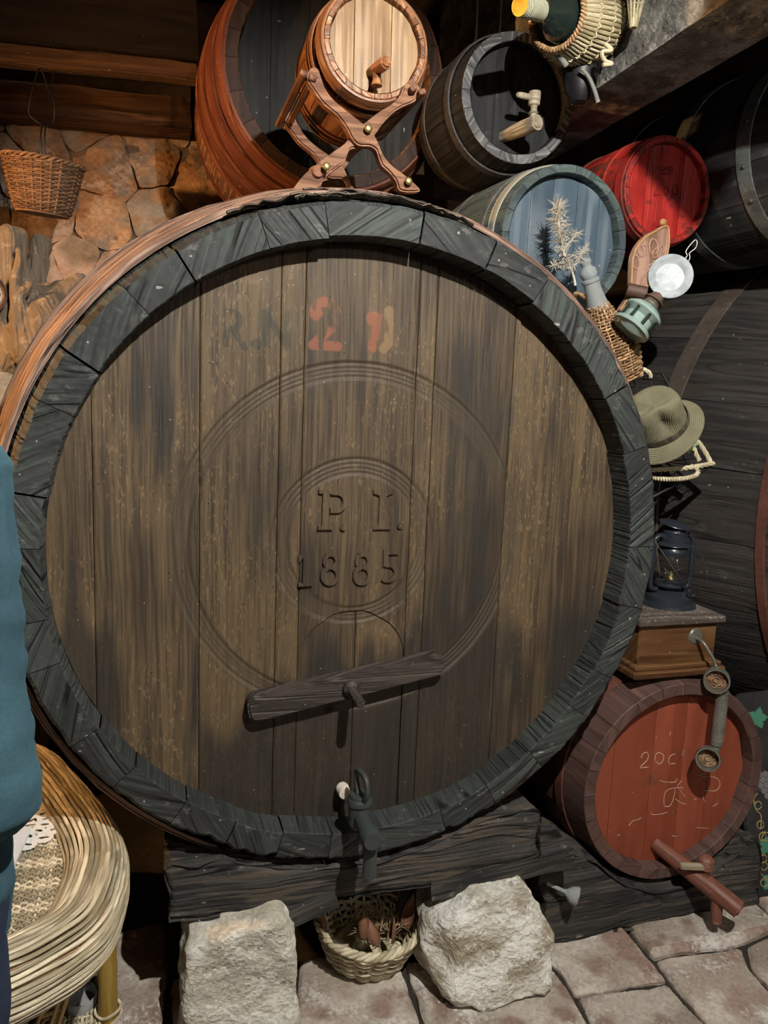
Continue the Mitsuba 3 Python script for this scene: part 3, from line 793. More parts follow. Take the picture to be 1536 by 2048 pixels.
mat('cherry', wood((.1, .04, .019), (.2, .09, .044), (.24, .12, .065), su=4, sv=110, blot=6, tone=.15, crack=.35), .72, .3, BW, .0008)
mat('brass', (.42, .33, .12), .35, .5, metallic=.85)
mat('iron', blotch([(.03, .028, .026), (.055, .05, .046)], 20, 120, wear=(.11, .075, .05), wthr=.64), .55, .4, BS, .0008)
mat('hoopgreen', blotch([(.05, .058, .055), (.085, .095, .09)], 14, 120, wear=(.13, .13, .12), wthr=.64, per=False), .6, .4, BS, .0008)
mat('bluestave', wood((.036, .04, .034), (.105, .105, .085), None, su=3, sv=70, tone=.35, wear=(.16, .15, .12), wthr=.72), .7, .3, BW, .001)
mat('bluerim', wood((.045, .062, .07), (.1, .13, .135), (.07, .1, .085), su=3, sv=70, tone=.35, crack=.5, wear=(.2, .21, .2), wthr=.73, wsc=30), .6, .35, BW, .001)
mat('bluehead', wood((.05, .078, .105), (.09, .13, .168), (.135, .17, .2), su=1.5, sv=30, blot=7, tone=.22, wear=(.26, .29, .3), wthr=.74, wsc=45), .5, .4, BW, .0006)
mat('cream', wood((.2, .2, .16), (.4, .39, .32), None, su=4, sv=90, tone=.1, wear=(.16, .14, .1), wthr=.6), .6, .3, BW, .0008)
mat('redpaint', wood((.26, .013, .011), (.46, .032, .023), (.38, .028, .023), su=1.5, sv=25, blot=8, tone=.1, wear=(.1, .016, .018), wthr=.6, wsc=40), .42, .5, BS, .0012)
mat('redstave', wood((.22, .014, .012), (.4, .03, .024), (.12, .03, .02), su=3, sv=40, tone=.2, wear=(.06, .02, .018), wthr=.6, wsc=26), .5, .45, BS, .001)
mat('lowhead', wood((.2, .045, .022), (.27, .066, .034), (.23, .056, .03), su=1.2, sv=20, blot=5, tone=.1, wear=(.13, .05, .034), wthr=.68, wsc=9), .5, .4, BW, .0004)
mat('lowstave', wood((.06, .032, .026), (.13, .07, .055), (.09, .055, .05), su=3, sv=60, tone=.25, wear=(.15, .13, .12), wthr=.74, wsc=30), .6, .35, BW, .001)
mat('lowtap', wood((.12, .04, .026), (.2, .078, .052), None, su=4, sv=60, tone=.1, wear=(.26, .15, .11), wthr=.62, wsc=30), .5, .4)
mat('bigstave', wood((.024, .022, .021), (.055, .051, .048), (.05, .04, .033), su=3, sv=90, blot=4, tone=.35, crack=.35, wear=(.1, .095, .09), wthr=.72, wsc=14), .6, .4, BW, .0018)
mat('rusthoop', blotch([(.06, .045, .036), (.105, .08, .063), (.075, .06, .05)], 9, 90, per=False, wear=(.15, .125, .1), wthr=.66), .7, .3, BS, .0012)
mat('rustred', blotch([(.075, .026, .018), (.12, .045, .03)], 9, 90, per=False), .7, .3, BS, .0012)
mat('buff', wood((.2, .16, .1), (.33, .275, .19), (.38, .33, .24), su=6, sv=120, tone=.1), .55, .35)
mat('chalk', (.52, .42, .34), .9, .1)
mat('inkred', (.1, .014, .016), .7, .2)


def strokes(lines, y, r=.0008, sides=4, fr=None):
    mb = MB(fr)
    for l in lines:
        q = np.array([(x, y, z) for x, z in l])
        mb.tube(spline(q, 5) if len(q) > 2 else q, r, sides)
    return mb


def wtap(parent, pos, d, L, r, m, key=None, name='tap', label=None, hl=.05, ang=0.):
    """a turned wooden tap: barrel along d from the head, a key across it"""
    k = numbered(name, parent); R = zto(d)
    b = MB((R, np.asarray(pos)))
    b.lathe([(0, L), (r * .62, L), (r * .7, L - .002), (r * .7, L - .004), (r, L - .004), (r * 1.02, L * .62), (r * .98, L * .6), (r * 1.02, L * .58), (r * .9, L * .3), (r * .72, -.002), (0, -.002)][::-1], 20, uo=3, vgrain=True)
    scene[k] = shape(b, m)
    if label: labels[k] = {'label': label}
    return k, np.asarray(pos) + R[:, 2] * L * .72


# back cask with red-brown hoops, on the great cask
k, rf = cask('hooped_cask', 'dark headed cask with broad red-brown hoops behind the little keg', 'cask', (rotz(.0), (.097, .9, 2.49)), .82, .345, .405, 24, .04, .05,
             [-.34, -.2, -.08, .05, .18, .34], [(.004, .06), (.075, .15), (.17, .26), (.3, .36), (.62, .7)], 'mat_redbrown', 'mat_darkhead', 'mat_redhoop', seed=2, hoopth=.007, mrim='mat_darkchime')
for x in (-.1, .3):
    solo('timber_chock', timber('c', (.1, .5, .16), (x, 1.35, 2.03 - abs(x) * .1), 'm', amp=.004, seed=31, grain=1), 'mat_char', 'dark wooden chock under the hooped cask, ' + ('left one' if x < 0 else 'right one'), 'timber block', 'chocks under the hooped cask')

# black keg under the ceiling
k, rf = cask('black_keg', 'black keg with a grey lower chime and a pale wooden tap, under the demijohn', 'keg', (rotz(.03), (.556, .55, 2.362)), .34, .178, .2, 18, .028, .03,
             [-.18, -.06, .06, .18], [(.06, .085), (.24, .27)], 'mat_darkhead', 'mat_blackwood', 'mat_iron', seed=4, mrim='mat_greychime')
tk, tp = wtap(k, (.528, .58, 2.262), (.26, -1, .02), .15, .021, 'mat_buff', label='pale turned wooden tap')
b = MB(); tt = np.array([.562, .46, 2.262])
b.lathe([(0, .0), (.009, .0), (.009, .03), (.014, .034), (.009, .038), (.009, .05), (.016, .054), (.017, .088), (.012, .09), (0, .09)], 14, tt, ID)
kk = put('key', b, 'mat_buff', tk)
put('key_bar', MB().lathe([(0, -.004), (.008, 0), (.009, .03), (.007, .045), (0, .05)][::-1], 10, tt + [-.01, 0, .072], zto((-1, -.1, .0))), 'mat_buff', tk)
for s in (-1, 1):
    put('hanging_rod', MB().tube(np.array([(.556 + s * .04, .80, 2.362 + .17), (.556 + s * .04, .80, 3.14)]), .004, 6), 'mat_blackwood', k)

# little keg on its cross-legged stand
k, rf = cask('little_keg', 'little pale headed oak keg with a wooden tap on the cross-legged stand', 'keg', (rotx(-.05), (.012, .135, 2.262)), .3, .116, .138, 18, .014, .014,
             [-.12, -.045, .04, .12], [(.003, .03), (.05, .062), (.066, .078), (.082, .094), (.2, .215), (.225, .24), (.27, .298)], 'mat_varnoak', 'mat_lightoak', 'mat_varnoak', seed=3, hoopth=.004)
tk, tp = wtap(k, (.004, .15, 2.205), (.25, -1, .0), .075, .0135, 'mat_varnoak')
put('spout', MB().lathe([(0, 0), (.01, 0), (.009, -.022), (.013, -.034), (.0, -.036)], 10, (.012, .118, 2.203), ID), 'mat_varnoak', tk)
A1 = [(-0.1494, 2.1491), (-0.1455, 2.1623), (-0.1361, 2.1706), (-0.1253, 2.1663), (-0.1184, 2.1487), (-0.1059, 2.1258), (-0.0836, 2.107), (-0.0578, 2.0924), (-0.0352, 2.0793), (-0.0089, 2.0644), (0.0078, 2.042), (0.0201, 2.0187), (0.0392, 1.9992), (0.0653, 1.9845), (0.0893, 1.9703), (0.1091, 1.9513), (0.0635, 1.9464), (0.0522, 1.9662), (0.0353, 1.9831), (0.0188, 1.9947), (0.0101, 2.0113), (0.0039, 2.025), (-0.011, 2.0304), (-0.0323, 2.0288), (-0.0483, 2.039), (-0.0623, 2.0596), (-0.0828, 2.0821), (-0.1127, 2.101), (-0.1327, 2.122), (-0.1437, 2.1352)]
A2 = [(0.0641, 2.1639), (0.0739, 2.1755), (0.0888, 2.1776), (0.1007, 2.1692), (0.1015, 2.1529), (0.0907, 2.1381), (0.0648, 2.1243), (0.0426, 2.108), (0.0198, 2.0824), (0.0048, 2.06), (-0.0114, 2.0416), (-0.0323, 2.0288), (-0.0499, 2.0225), (-0.0562, 2.0095), (-0.0624, 1.9945), (-0.0796, 1.9802), (-0.1033, 1.959), (-0.1181, 1.941), (-0.1243, 1.926), (-0.1719, 1.9208), (-0.1637, 1.94), (-0.1448, 1.9635), (-0.1151, 1.9902), (-0.0851, 2.0142), (-0.0614, 2.0333), (-0.0455, 2.0557), (-0.0131, 2.0853), (0.0142, 2.1082), (0.0396, 2.1259), (0.058, 2.1468)]
st = thing('keg_stand', 'reddish wooden cross-legged stand with brass studs under the little keg', 'keg stand')
for y0 in (.085, .36):
    for j, A in enumerate((A1, A2)):
        P = smooth_poly(A, 3); g = Polygon(P).buffer(0)
        put('leg', MB().extrude(g, .024, LR, (0, y0 + .012 + .012 * j, 0), grain=0, bevel=.004, uo=40. * j + y0 * 100), 'mat_cherry', st)
for x, z in ((-.017, 2.062), (-.106, 1.975), (.078, 1.966)):
    put('stud', MB().ball((x, .064, z), (.0085, .004, .0085), 2), 'mat_brass', st)
for x, z in ((-.12, 1.968), (.074, 1.962)):
    pr_ = [(.0, .07), (.012, .072), (.018, .095), (.011, .12), (.014, .16), (.018, .2), (.014, .25), (.011, .29), (.018, .31), (.012, .335), (0, .337)]
    put('spindle', MB().lathe([(r_, z_) for r_, z_ in pr_][::-1], 14, (x, .0 + .005, z), zto((0, 1, 0)), vgrain=True), 'mat_cherry', st)
for x, z, a in ((-.142, 2.146, .7), (.098, 2.152, -.7)):
    for dx in (-.016, .004):
        put('rest', MB().box((.016, .34, .012), (x + dx, .235, z + abs(dx) * .4), roty(a * .4), bevel=.003, grain=1, uo=50), 'mat_cherry', st)

# blue-headed keg, red keg, and the dark keg at the right
k, rf = cask('blue_keg', 'keg with a blue-grey painted head behind the dried sprig', 'keg', (rotz(.04) @ rotx(.03), (.669, .42, 1.957)), .52, .203, .218, 20, .024, .03,
             [-.2, -.105, -.035, .045, .12, .2], [(.045, .075, 'mat_cream'), (.11, .135, 'mat_hoopgreen'), (.36, .39, 'mat_hoopgreen')], 'mat_bluerim', 'mat_bluehead', 'mat_bluestave', seed=5)
k, rf = cask('red_keg', 'bright red painted keg numbered 200, beyond the carved leaf board', 'keg', (rotz(.03) @ rotx(.02), (.993, .42, 2.126)), .4, .15, .163, 18, .017, .02,
             [-.15, -.062, .062, .15], [(.012, .04), (.1, .125), (.28, .31)], 'mat_redstave', 'mat_redpaint', 'mat_redstave', seed=6)
put('numeral', strokes([[(0.9822, 2.1957), (0.9721, 2.1958), (0.9714, 2.1877), (0.9814, 2.1875), (0.9838, 2.1959), (0.9835, 2.1837), (0.9736, 2.1825)], [(0.9969, 2.1987), (0.988, 2.1882), (0.9996, 2.1896)], [(0.997, 2.1974), (0.9978, 2.184)], [(1.0084, 2.2001), (1.0041, 2.1942), (1.0066, 2.1863), (1.0131, 2.1884), (1.0139, 2.1966), (1.0084, 2.2001)], [(0.9727, 2.1757), (1.0155, 2.1819)]], .4385, .0011), 'mat_inkred', k, 'small dark painted number 940')
put('numeral', strokes([[(0.9584, 2.1389), (0.9611, 2.1446), (0.9711, 2.1443), (0.9721, 2.1349), (0.9577, 2.1144), (0.9773, 2.1178)], [(0.9963, 2.143), (0.9926, 2.1317), (0.9971, 2.1213), (1.0051, 2.1249), (1.0052, 2.1386), (0.998, 2.1432)], [(1.0275, 2.1506), (1.0222, 2.1377), (1.0271, 2.1245), (1.0371, 2.1256), (1.0399, 2.1396), (1.0344, 2.15), (1.0275, 2.1506)]], .4395, .0013), 'mat_inkred', k, 'larger dark painted number 200')
k, rf = cask('dark_keg', 'dark green-black keg with two riveted iron hoops at the right edge', 'keg', (rotz(.06), (1.42, .13, 2.25)), .95, .245, .285, 20, .025, .03,
             [-.24, -.08, .08, .24], [(.16, .205), (.42, .47), (.74, .8)], 'mat_blackwood', 'mat_darkhead', 'mat_hoopgreen', seed=7, hoopth=.004)
for i, y in enumerate((.18, .445)):
    for a in (170, 195, 215):
        c = (rotz(.06) @ np.array([(rf(y) + .004) * math.cos(a * D2R), y, (rf(y) + .004) * math.sin(a * D2R)])) + [1.42, .13, 2.25]
        put('rivet', MB().ball(c, .007, 1), 'mat_iron', k)

# low keg with the brick-red head
LK, rf = cask('low_keg', 'low keg with a brick-red scratched head in a timber cradle', 'keg', (ID, (.987, .12, .424)), .78, .302, .34, 24, .036, .038,
              [-.3, -.19, -.06, .045, .14, .3], [(.09, .12, 'mat_rustred'), (.6, .64, 'mat_rustred')], 'mat_lowstave', 'mat_lowhead', 'mat_rustred', seed=9)
LOWS = [[(0.8877, 0.4931), (0.892, 0.5045), (0.9045, 0.5082), (0.9112, 0.4974), (0.9072, 0.4826), (0.8872, 0.4628), (0.915, 0.4621)], [(0.9459, 0.503), (0.9617, 0.4956), (0.9636, 0.4784), (0.9535, 0.4675), (0.9395, 0.4758), (0.9341, 0.4917), (0.9404, 0.5022), (0.9477, 0.5035)], [(1.0034, 0.493), (0.9887, 0.4894), (0.9826, 0.4764), (0.9878, 0.4639), (1.0068, 0.4635)], [(0.9612, 0.4147), (0.9751, 0.4086), (0.9945, 0.4047), (1.0135, 0.4042), (1.0201, 0.4138)], [(0.9954, 0.3281), (0.9835, 0.3331), (0.9799, 0.3648), (0.9895, 0.381), (1.0157, 0.3849), (1.0429, 0.3817)], [(1.0161, 0.3813), (1.0124, 0.347), (1.003, 0.329), (0.9878, 0.3284)], [(1.0364, 0.405), (1.0246, 0.3908), (1.0364, 0.372), (1.0541, 0.3524)], [(1.0198, 0.3496), (1.0407, 0.3348), (1.0609, 0.327)], [(1.0954, 0.3966), (1.1097, 0.4072), (1.1371, 0.4076), (1.1663, 0.3955), (1.1766, 0.3766), (1.163, 0.3587), (1.1189, 0.364)], [(1.0868, 0.3379), (1.0963, 0.3402)], [(1.1211, 0.3461), (1.1226, 0.3335), (1.1315, 0.3253)], [(1.1594, 0.3076), (1.1763, 0.3162)], [(0.8669, 0.284), (0.8786, 0.2963), (0.8969, 0.2991), (0.9094, 0.3044)], [(0.9398, 0.3178), (0.9446, 0.3085), (0.975, 0.3063), (0.9974, 0.3104)], [(1.0891, 0.4165), (1.1161, 0.4187), (1.1311, 0.424), (1.1548, 0.4232)], [(1.1135, 0.4399), (1.1276, 0.4524), (1.1444, 0.4593)], [(1.0219, 0.2297), (1.0417, 0.2252)], [(1.1058, 0.245), (1.1544, 0.2366)], [(0.9777, 0.5533), (0.9782, 0.5651)], [(0.9319, 0.5459), (0.9319, 0.556)]]
put('chalked_number', strokes(LOWS[:3], .1576, .0011), 'mat_chalk', LK, 'pale chalked number 200')
put('chalk_scrawl', strokes(LOWS[3:], .1576, .0009), 'mat_chalk', LK, 'pale scratched letters R P', 'stuff')
tk, tp = wtap(LK, (.965, .16, .212), (.52, -.83, -.35), .27, .026, 'mat_lowtap')
Rt = zto((.52, -.83, -.35)); o = np.array([.965, .16, .212])
put('spout', MB((ID, o + Rt[:, 2] * .2)).tube([(0, 0, -.01), (.002, -.002, -.05), (.004, -.004, -.09)], [.018, .017, .014], 12), 'mat_lowtap', tk)
put('key', MB((ID, o + Rt[:, 2] * .16)).lathe([(0, 0), (.012, 0), (.012, .03), (.02, .034), (.021, .062), (.013, .07), (0, .07)], 14, (0, 0, .01), ID), 'mat_lowtap', tk)
put('key_bar', MB((ID, o + Rt[:, 2] * .16)).box((.075, .018, .018), (-.04, .005, .052), rotz(-.3), bevel=.005), 'mat_buff', tk)

# cradle timber under the low keg: hollowed to fit
xs = np.linspace(.60, 1.24, 40); arcz = .424 - np.sqrt(np.maximum(.325 ** 2 - (xs - .987) ** 2, 0))
prof = [(.575, .0), (1.31, .0), (1.30, .17), (1.27, .225), (1.245, .24)] + [(x, z) for x, z in zip(xs[::-1], arcz[::-1]) if z < .24] + [(.69, .24), (.62, .285), (.555, .3), (.545, .2), (.57, .12), (.565, .03)]
def hollow(name, prof, y0, y1, ny=8, seed=0, uo=0.):
    g = Polygon(prof).buffer(0); n = 110
    ring = np.array([g.exterior.interpolate(k / n, normalized=True).coords[0] for k in range(n)])
    if Polygon(ring).exterior.is_ccw is False: ring = ring[::-1]
    mb = MB(); yy = np.linspace(y0, y1, ny)
    P = np.stack([np.c_[ring[:, 0], np.full(n, y), ring[:, 1]] for y in yy], 0)
    N = np.stack([nz(P * [1, .3, 1] + q, 16, seed + q, 3) for q in range(3)], -1)
    P = P + .02 * N * np.array([1, 1.2, 1]); P[..., 2] = np.maximum(P[..., 2], .0)
    P = np.concatenate([P, P[:, :1]], 1)
    L = np.r_[0, np.cumsum(np.linalg.norm(np.diff(P[0], axis=0), axis=1))]
    mb.grid(P, np.stack(np.broadcast_arrays(P[..., 0] * 1.0, P[..., 2] + P[..., 1] * .7 + uo), -1), closed=True)
    # front face: a clean fill of the outline with relief
    V, tri, r, s = slab([tuple(q) for q in P[0][:-1][:, [0, 2]]], .014, lambda Q: .012 * nz(np.c_[Q, 0 * Q[:, 0]] * [.3, 1, 1], 30, seed + 3, 4) + .02 * nz(np.c_[Q, 0 * Q[:, 0]] * [.5, 1, 1], 9, seed + 4, 2), edge=.012, drop=.01, skirt=.02, seed=seed)
    fr = (np.array([[1, 0, 0], [0, 0, -1.], [0, 1, 0]]), np.array([0, y0, 0]))
    m2 = MB(fr); m2.put(V, tri, np.c_[V[:, 0], V[:, 1] + uo]); r2, s2 = np.vstack([r, r[:1]]), np.vstack([s, s[:1]])
    m2.grid(np.stack([s2, r2], 0), np.stack([np.c_[r2[:, 0], r2[:, 1] + uo]] * 2, 0))
    mb.v += m2.v; mb.f += [f + mb.n for f in m2.f]; mb.t += m2.t; mb.n += m2.n
    return mb
solo('cradle_timber', hollow('c', prof, .09, .3, seed=3), 'mat_char', 'hollowed black cradle timber under the brick-red headed keg', 'timber')

# the big cask at the right: only its side is seen
BF = (rotz(.118), (2.219 - .145 * -.118 * 0 + .017, .356, 1.199)); BL = 1.52
brf = lambda y: 1.052 - .101 * (y - 1.0) ** 2
BC = thing('big_cask', 'big dark cask at the right, its side staves crossed by a rusty hoop', 'cask')
ybs = np.r_[0, .05, .15, .3, .5, .7, .9, 1.1, 1.3, BL]
rs = np.random.RandomState(21); ang = np.cumsum(rs.uniform(.75, 1.3, 34)); ang = ang / ang[-1] * 2 * math.pi
for kk in range(34):
    a0, a1 = ang[kk - 1] - (2 * math.pi if kk == 0 else 0), ang[kk]; g = .002 if kk % 5 == 2 else .0008
    put('stave', stave_mb(BF, ybs, [brf(v) + rs.uniform(-.0015, .0015) for v in ybs], a0 + g / 1., a1 - g / 1., .07, .12, 10. * (kk + 1), na=6, rough=.003, seed=kk), 'mat_bigstave', BC)
for a, b, m in ((-.02, .006, 'mat_rustred'), (.36, .43, 'mat_rusthoop'), (1.3, 1.37, "mat_rusthoop")):
    put('hoop', hoop_mb(BF, a, b, brf, .006, 96, rough=.001, seed=int(a * 100) + 5), m, BC)
for kk, (x0, x1) in enumerate(zip(np.linspace(-.9, .9, 9)[:-1], np.linspace(-.9, .9, 9)[1:])):
    put('head_board', plank_mb(BF, x0, x1, .882, .1, 10. * (kk + 60), dx=.06), 'mat_bigstave', BC)
for y in (.62, 1.72):
    solo('cask_bearer', timber('b', (1.3, .18, .16), (2.2 - .118 * (y - .5), y, .08), 'm', amp=.006, seed=41), 'mat_char', 'dark timber bearer under the big cask at the right, ' + ('front one' if y < 1 else 'rear one'), 'timber', 'bearers under the big cask')
# ------------------------------------------------------------------ stones and timbers under the great cask
mat('limestone', blotch([(.38, .36, .3), (.56, .54, .47), (.42, .39, .315)], 11, 150, wear=(.68, .67, .61), wthr=.57, wsc=24, per=False, fineamt=.75), .9, .15, BS, .005)
mat('boulder', blotch([(.38, .35, .28), (.58, .56, .49), (.33, .285, .21)], 7, 150, wear=(.72, .71, .66), wthr=.55, wsc=12, per=False, fineamt=.75), .9, .15, BS, .006)


def rock(pts, amp, seed, res=.016, flat=0.):
    """a hewn stone: the hull of a few points, refined, smoothed and roughened"""
    m = manifold3d.Manifold.hull_points(np.asarray(pts, float)).refine_to_length(res)
    q = m.to_mesh(); t = trimesh.Trimesh(q.vert_properties[:, :3], q.tri_verts)
    trimesh.smoothing.filter_taubin(t, iterations=14)
    V = np.array(t.vertices); N = np.array(t.vertex_normals)
    d = amp * (1.6 * nz(V, 7, seed, 2) + 1.1 * nz(V, 19, seed + 1, 3) + .55 * nz(V, 60, seed + 2, 3))
    V = V + N * d[:, None]; V[:, 2] = np.maximum(V[:, 2], 0.)
    t.vertices = V
    return MB().tri(t, None, grain=0)


solo('stone_block', rock([(-.4, -.06, 0), (-.145, -.07, 0), (-.4, .22, 0), (-.15, .22, 0), (-.4, -.05, .27), (-.385, -.03, .29), (-.19, -.05, .315), (-.165, -.03, .28), (-.38, .2, .3), (-.17, .2, .31), (-.4, -.06, .15), (-.147, -.068, .15)], .022, 3), 'mat_limestone', 'squared pale stone block under the left end of the timber', 'stone')
solo('stone_boulder', rock([(.24, -.07, .0), (.33, -.1, 0), (.5, -.09, .02), (.52, .06, 0), (.22, .16, 0), (.5, .2, 0), (.17, .0, .14), (.18, .02, .2), (.2, .14, .2), (.25, -.06, .26), (.3, -.05, .295), (.44, -.045, .3), (.47, -.03, .265), (.505, -.06, .14), (.46, .16, .29), (.3, .16, .29), (.24, -.09, .05)], .026, 8), 'mat_boulder', 'rough pale boulder under the right end of the timber', 'stone')

# the timber under the great cask: its top hollowed to the staves
xs = np.linspace(-.30, .36, 40)
top = [(x, 1.15 - math.sqrt(.757 ** 2 - x * x) - .012) for x in xs]
prof = [(-.435, .300), (-.25, .300), (-.05, .296), (.14, .298), (.225, .3), (.36, .318), (.47, .33), (.495, .338), (.492, .42), (.485, .462), (.40, .468)] + [q for q in top[::-1] if q[1] < .462 and q[0] > -.28] + [(-.30, .432), (-.36, .436), (-.42, .444), (-.442, .43), (-.432, .36)]
solo('bearer_timber', hollow('b', prof, .012, .2, seed=12), 'mat_char', 'charred black timber bearing the great cask across two stones', 'timber')
solo('bearer_timber', hollow('b', [(-.42, .29), (.5, .29), (.5, .36), (-.42, .36)], 1.1, 1.32, seed=14), 'mat_char', 'black timber under the rear of the great cask', 'timber')
for x in (-.3, .35):
    solo('stone_block', rock([(x - .13, 1.08, 0), (x + .13, 1.08, 0), (x - .13, 1.34, 0), (x + .13, 1.34, 0), (x - .12, 1.09, .285), (x + .12, 1.09, .285), (x - .12, 1.33, .285), (x + .12, 1.33, .285)], .012, 21, res=.05), 'mat_limestone', 'stone block under the rear timber, ' + ('left one' if x < 0 else 'right one'), 'stone')
solo('timber_offcut', timber('o', (.40, .13, .055), (.395, .075, .300), 'm', roty(-.06), amp=.01, seed=51, cells=(44, 14, 8)), 'mat_char', 'grey timber offcut lying on the boulder under the bearer', 'timber block')
solo('timber_wedge', timber('w', (.15, .06, .03), (-.125, .01, .293), 'm', roty(-.22) @ rotz(.1), amp=.007, seed=52, cells=(24, 8, 5)), 'mat_char', 'small split wedge between the squared block and the bearer', 'wedge')

# ------------------------------------------------------------------ wicker
mat('willow', wood((.3, .255, .155), (.6, .53, .37), (.7, .63, .47), su=8, sv=60, tone=.4), .6, .35)
mat('osier', wood((.12, .06, .025), (.36, .21, .1), (.44, .3, .17), su=8, sv=60, tone=.55), .6, .35)
mat('paleosier', wood((.32, .26, .14), (.54, .47, .29), (.6, .54, .37), su=8, sv=60, tone=.25), .55, .35)
mat('darkosier', wood((.06, .026, .01), (.2, .095, .04), (.27, .14, .06), su=8, sv=60, tone=.4), .6, .3)
mat('rope', wood((.42, .36, .22), (.66, .6, .42), None, su=20, sv=60, tone=.1), .7, .2)


def weave(mb, rz, rows, nst, rs, amp, n=None, fr=None, a0=0., a1=2 * math.pi, sides=5, jit=.0, seed=0, uo=0.):
    """weavers running round a profile rz(s) -> (r, z), in front of and behind the stakes"""
    n = n or nst * 4; closed = abs(a1 - a0 - 2 * math.pi) < 1e-6
    th = np.linspace(a0, a1, n + (0 if closed else 1), endpoint=not closed); r_ = np.random.RandomState(seed)
    for j in range(rows):
        r0, z0 = rz((j + .5) / rows)
        w = amp * np.cos(th * nst / 2 + math.pi * j) + jit * np.interp(th, np.linspace(a0, a1, 12), r_.uniform(-1, 1, 12))
        zz = z0 + jit * np.interp(th, np.linspace(a0, a1, 14), r_.uniform(-1, 1, 14))
        P = np.stack([(r0 + w) * np.cos(th), (r0 + w) * np.sin(th), zz], -1)
        mb.tube(P, rs * r_.uniform(.85, 1.12), sides, caps=not closed, closed=closed, uo=uo + 10. * (j % 9))
    return mb


def stakes(mb, rz, nst, rs, a0=0., a1=2 * math.pi, m=10, sides=5, uo=0.):
    k = 0
    for a in np.linspace(a0, a1, nst, endpoint=False):
        P = np.array([[rz(s)[0] * math.cos(a), rz(s)[0] * math.sin(a), rz(s)[1]] for s in np.linspace(0, 1, m)])
        mb.tube(P, rs, sides, uo=uo + 10. * (k % 7)); k += 1
    return mb


def braid(mb, R, z, rs, turns, strands=3, fr=None, n=None, flat=1., uo=0.):
    n = n or turns * 10; th = np.linspace(0, 2 * math.pi, n, endpoint=False)
    for s in range(strands):
        ph = th * turns + 2 * math.pi * s / strands
        P = np.stack([(R + rs * 1.05 * np.cos(ph)) * np.cos(th), (R + rs * 1.05 * np.cos(ph)) * np.sin(th), z + rs * 1.05 * flat * np.sin(ph)], -1)
        mb.tube(P, rs, 5, closed=True, uo=uo + 10. * s)
    return mb


# basket of seed pods on the flags between the stones
FB = (rotx(.16) @ rotz(.4), np.array([.083, .175, .018]))
bk = thing('round_basket', 'round grey willow basket on the flags between the two stones', 'basket')
rz = lambda s: (.098 + .042 * s ** .8, .004 + .118 * s)
put('weave', weave(MB(FB), rz, 12, 19, .0052, .0065, jit=.002, seed=2), 'mat_willow', bk, kind='stuff')
put('stakes', stakes(MB(FB), rz, 19, .0045), 'mat_willow', bk, kind='stuff')
put('base', MB(FB).lathe([(.0, .006), (.097, .006), (.097, .0), (0, .0)][::-1], 32), 'mat_willow', bk)
put('rim', braid(MB(FB), .141, .125, .0062, 15), 'mat_willow', bk)
hd = spline([(.135 * math.cos(a), .135 * math.sin(a), .125 + .1 * math.sin((a - 1.2) / 1.9 * math.pi) * (1 if 1.2 < a < 3.1 else 0)) for a in np.linspace(1.2, 3.1, 9)])
for s in range(2):
    ph = np.linspace(0, 40, len(hd)) + math.pi * s
    put('handle', MB(FB).tube(hd + .004 * np.stack([np.cos(ph), np.sin(ph), 0 * ph], -1), .0045, 6), 'mat_darkosier', bk)
mat('pod', wood((.08, .036, .018), (.2, .1, .058), None, su=8, sv=60, tone=.4), .55, .4, BW, .0008)
mat('straw', wood((.25, .17, .09), (.5, .38, .23), None, su=8, sv=60, tone=.5), .7, .3)
mat('slate', (.09, .1, .105), .3, .5)


def pod(pos, d, L, w, seed):
    """a split, pointed seed husk"""
    R = zto(d, (math.cos(seed), math.sin(seed), 0)); t = np.linspace(0, 1, 14); a = np.linspace(-1.25, 1.25, 9)
    wt = w * np.sin(np.clip(t * .94 + .16, 0, 1) * math.pi) ** .8 * (1 - .35 * t)
    def sh(k): return np.stack([wt[:, None] * k * np.sin(a)[None], wt[:, None] * k * (.8 - np.cos(a))[None] + .02 * (t ** 2)[:, None], np.repeat((t * L)[:, None], 9, 1)], -1)
    o, i = sh(1.), sh(.82); mb = MB((R, np.asarray(pos)))
    mb.grid(o, flip=True); mb.grid(i)
    mb.grid(np.stack([o[:, 0], i[:, 0]], 1)); mb.grid(np.stack([o[:, -1], i[:, -1]], 1), flip=True)
    return mb


for k, (x, y, z, d, L, w, lab) in enumerate([(.052, .10, .11, (-.08, -.05, 1), .085, .02, 'pointed brown husk standing leftmost in the round basket'), (.088, .085, .098, (-.25, .1, 1), .075, .022, 'low brown husk in the middle front of the round basket'),
                                             (.128, .085, .10, (.25, .05, 1), .075, .026, 'broad brown husk right of the middle in the round basket'), (.172, .115, .11, (.3, .1, 1), .11, .02, 'tall brown husk beside the grey bottle in the round basket')]):
    solo('seed_husk', pod((x, y, z), d, L, w, k + 1), 'mat_pod', lab, 'husk', 'husks in the round basket')
rs = np.random.RandomState(4); mb = MB()
for k in range(240):
    a, r = rs.uniform(0, 6.28), .075 * math.sqrt(rs.rand()); p0 = np.array([.115 + r * math.cos(a), .165 + r * math.sin(a) * .8, .10 + rs.uniform(0, .02)])
    d = rs.normal(0, 1, 3); d[2] = abs(d[2]) * .7 + .15; d /= np.linalg.norm(d); L = rs.uniform(.02, .05)
    mb.tube(np.array([p0, p0 + d * L * .5 + [0, 0, .004], p0 + d * L]), [.0013, .0012, .0005], 4, caps=False, uo=10. * (k % 11))
key = solo('dry_straw', mb, 'mat_straw', 'tuft of dry straw filling the round basket', 'straw', kind='stuff')
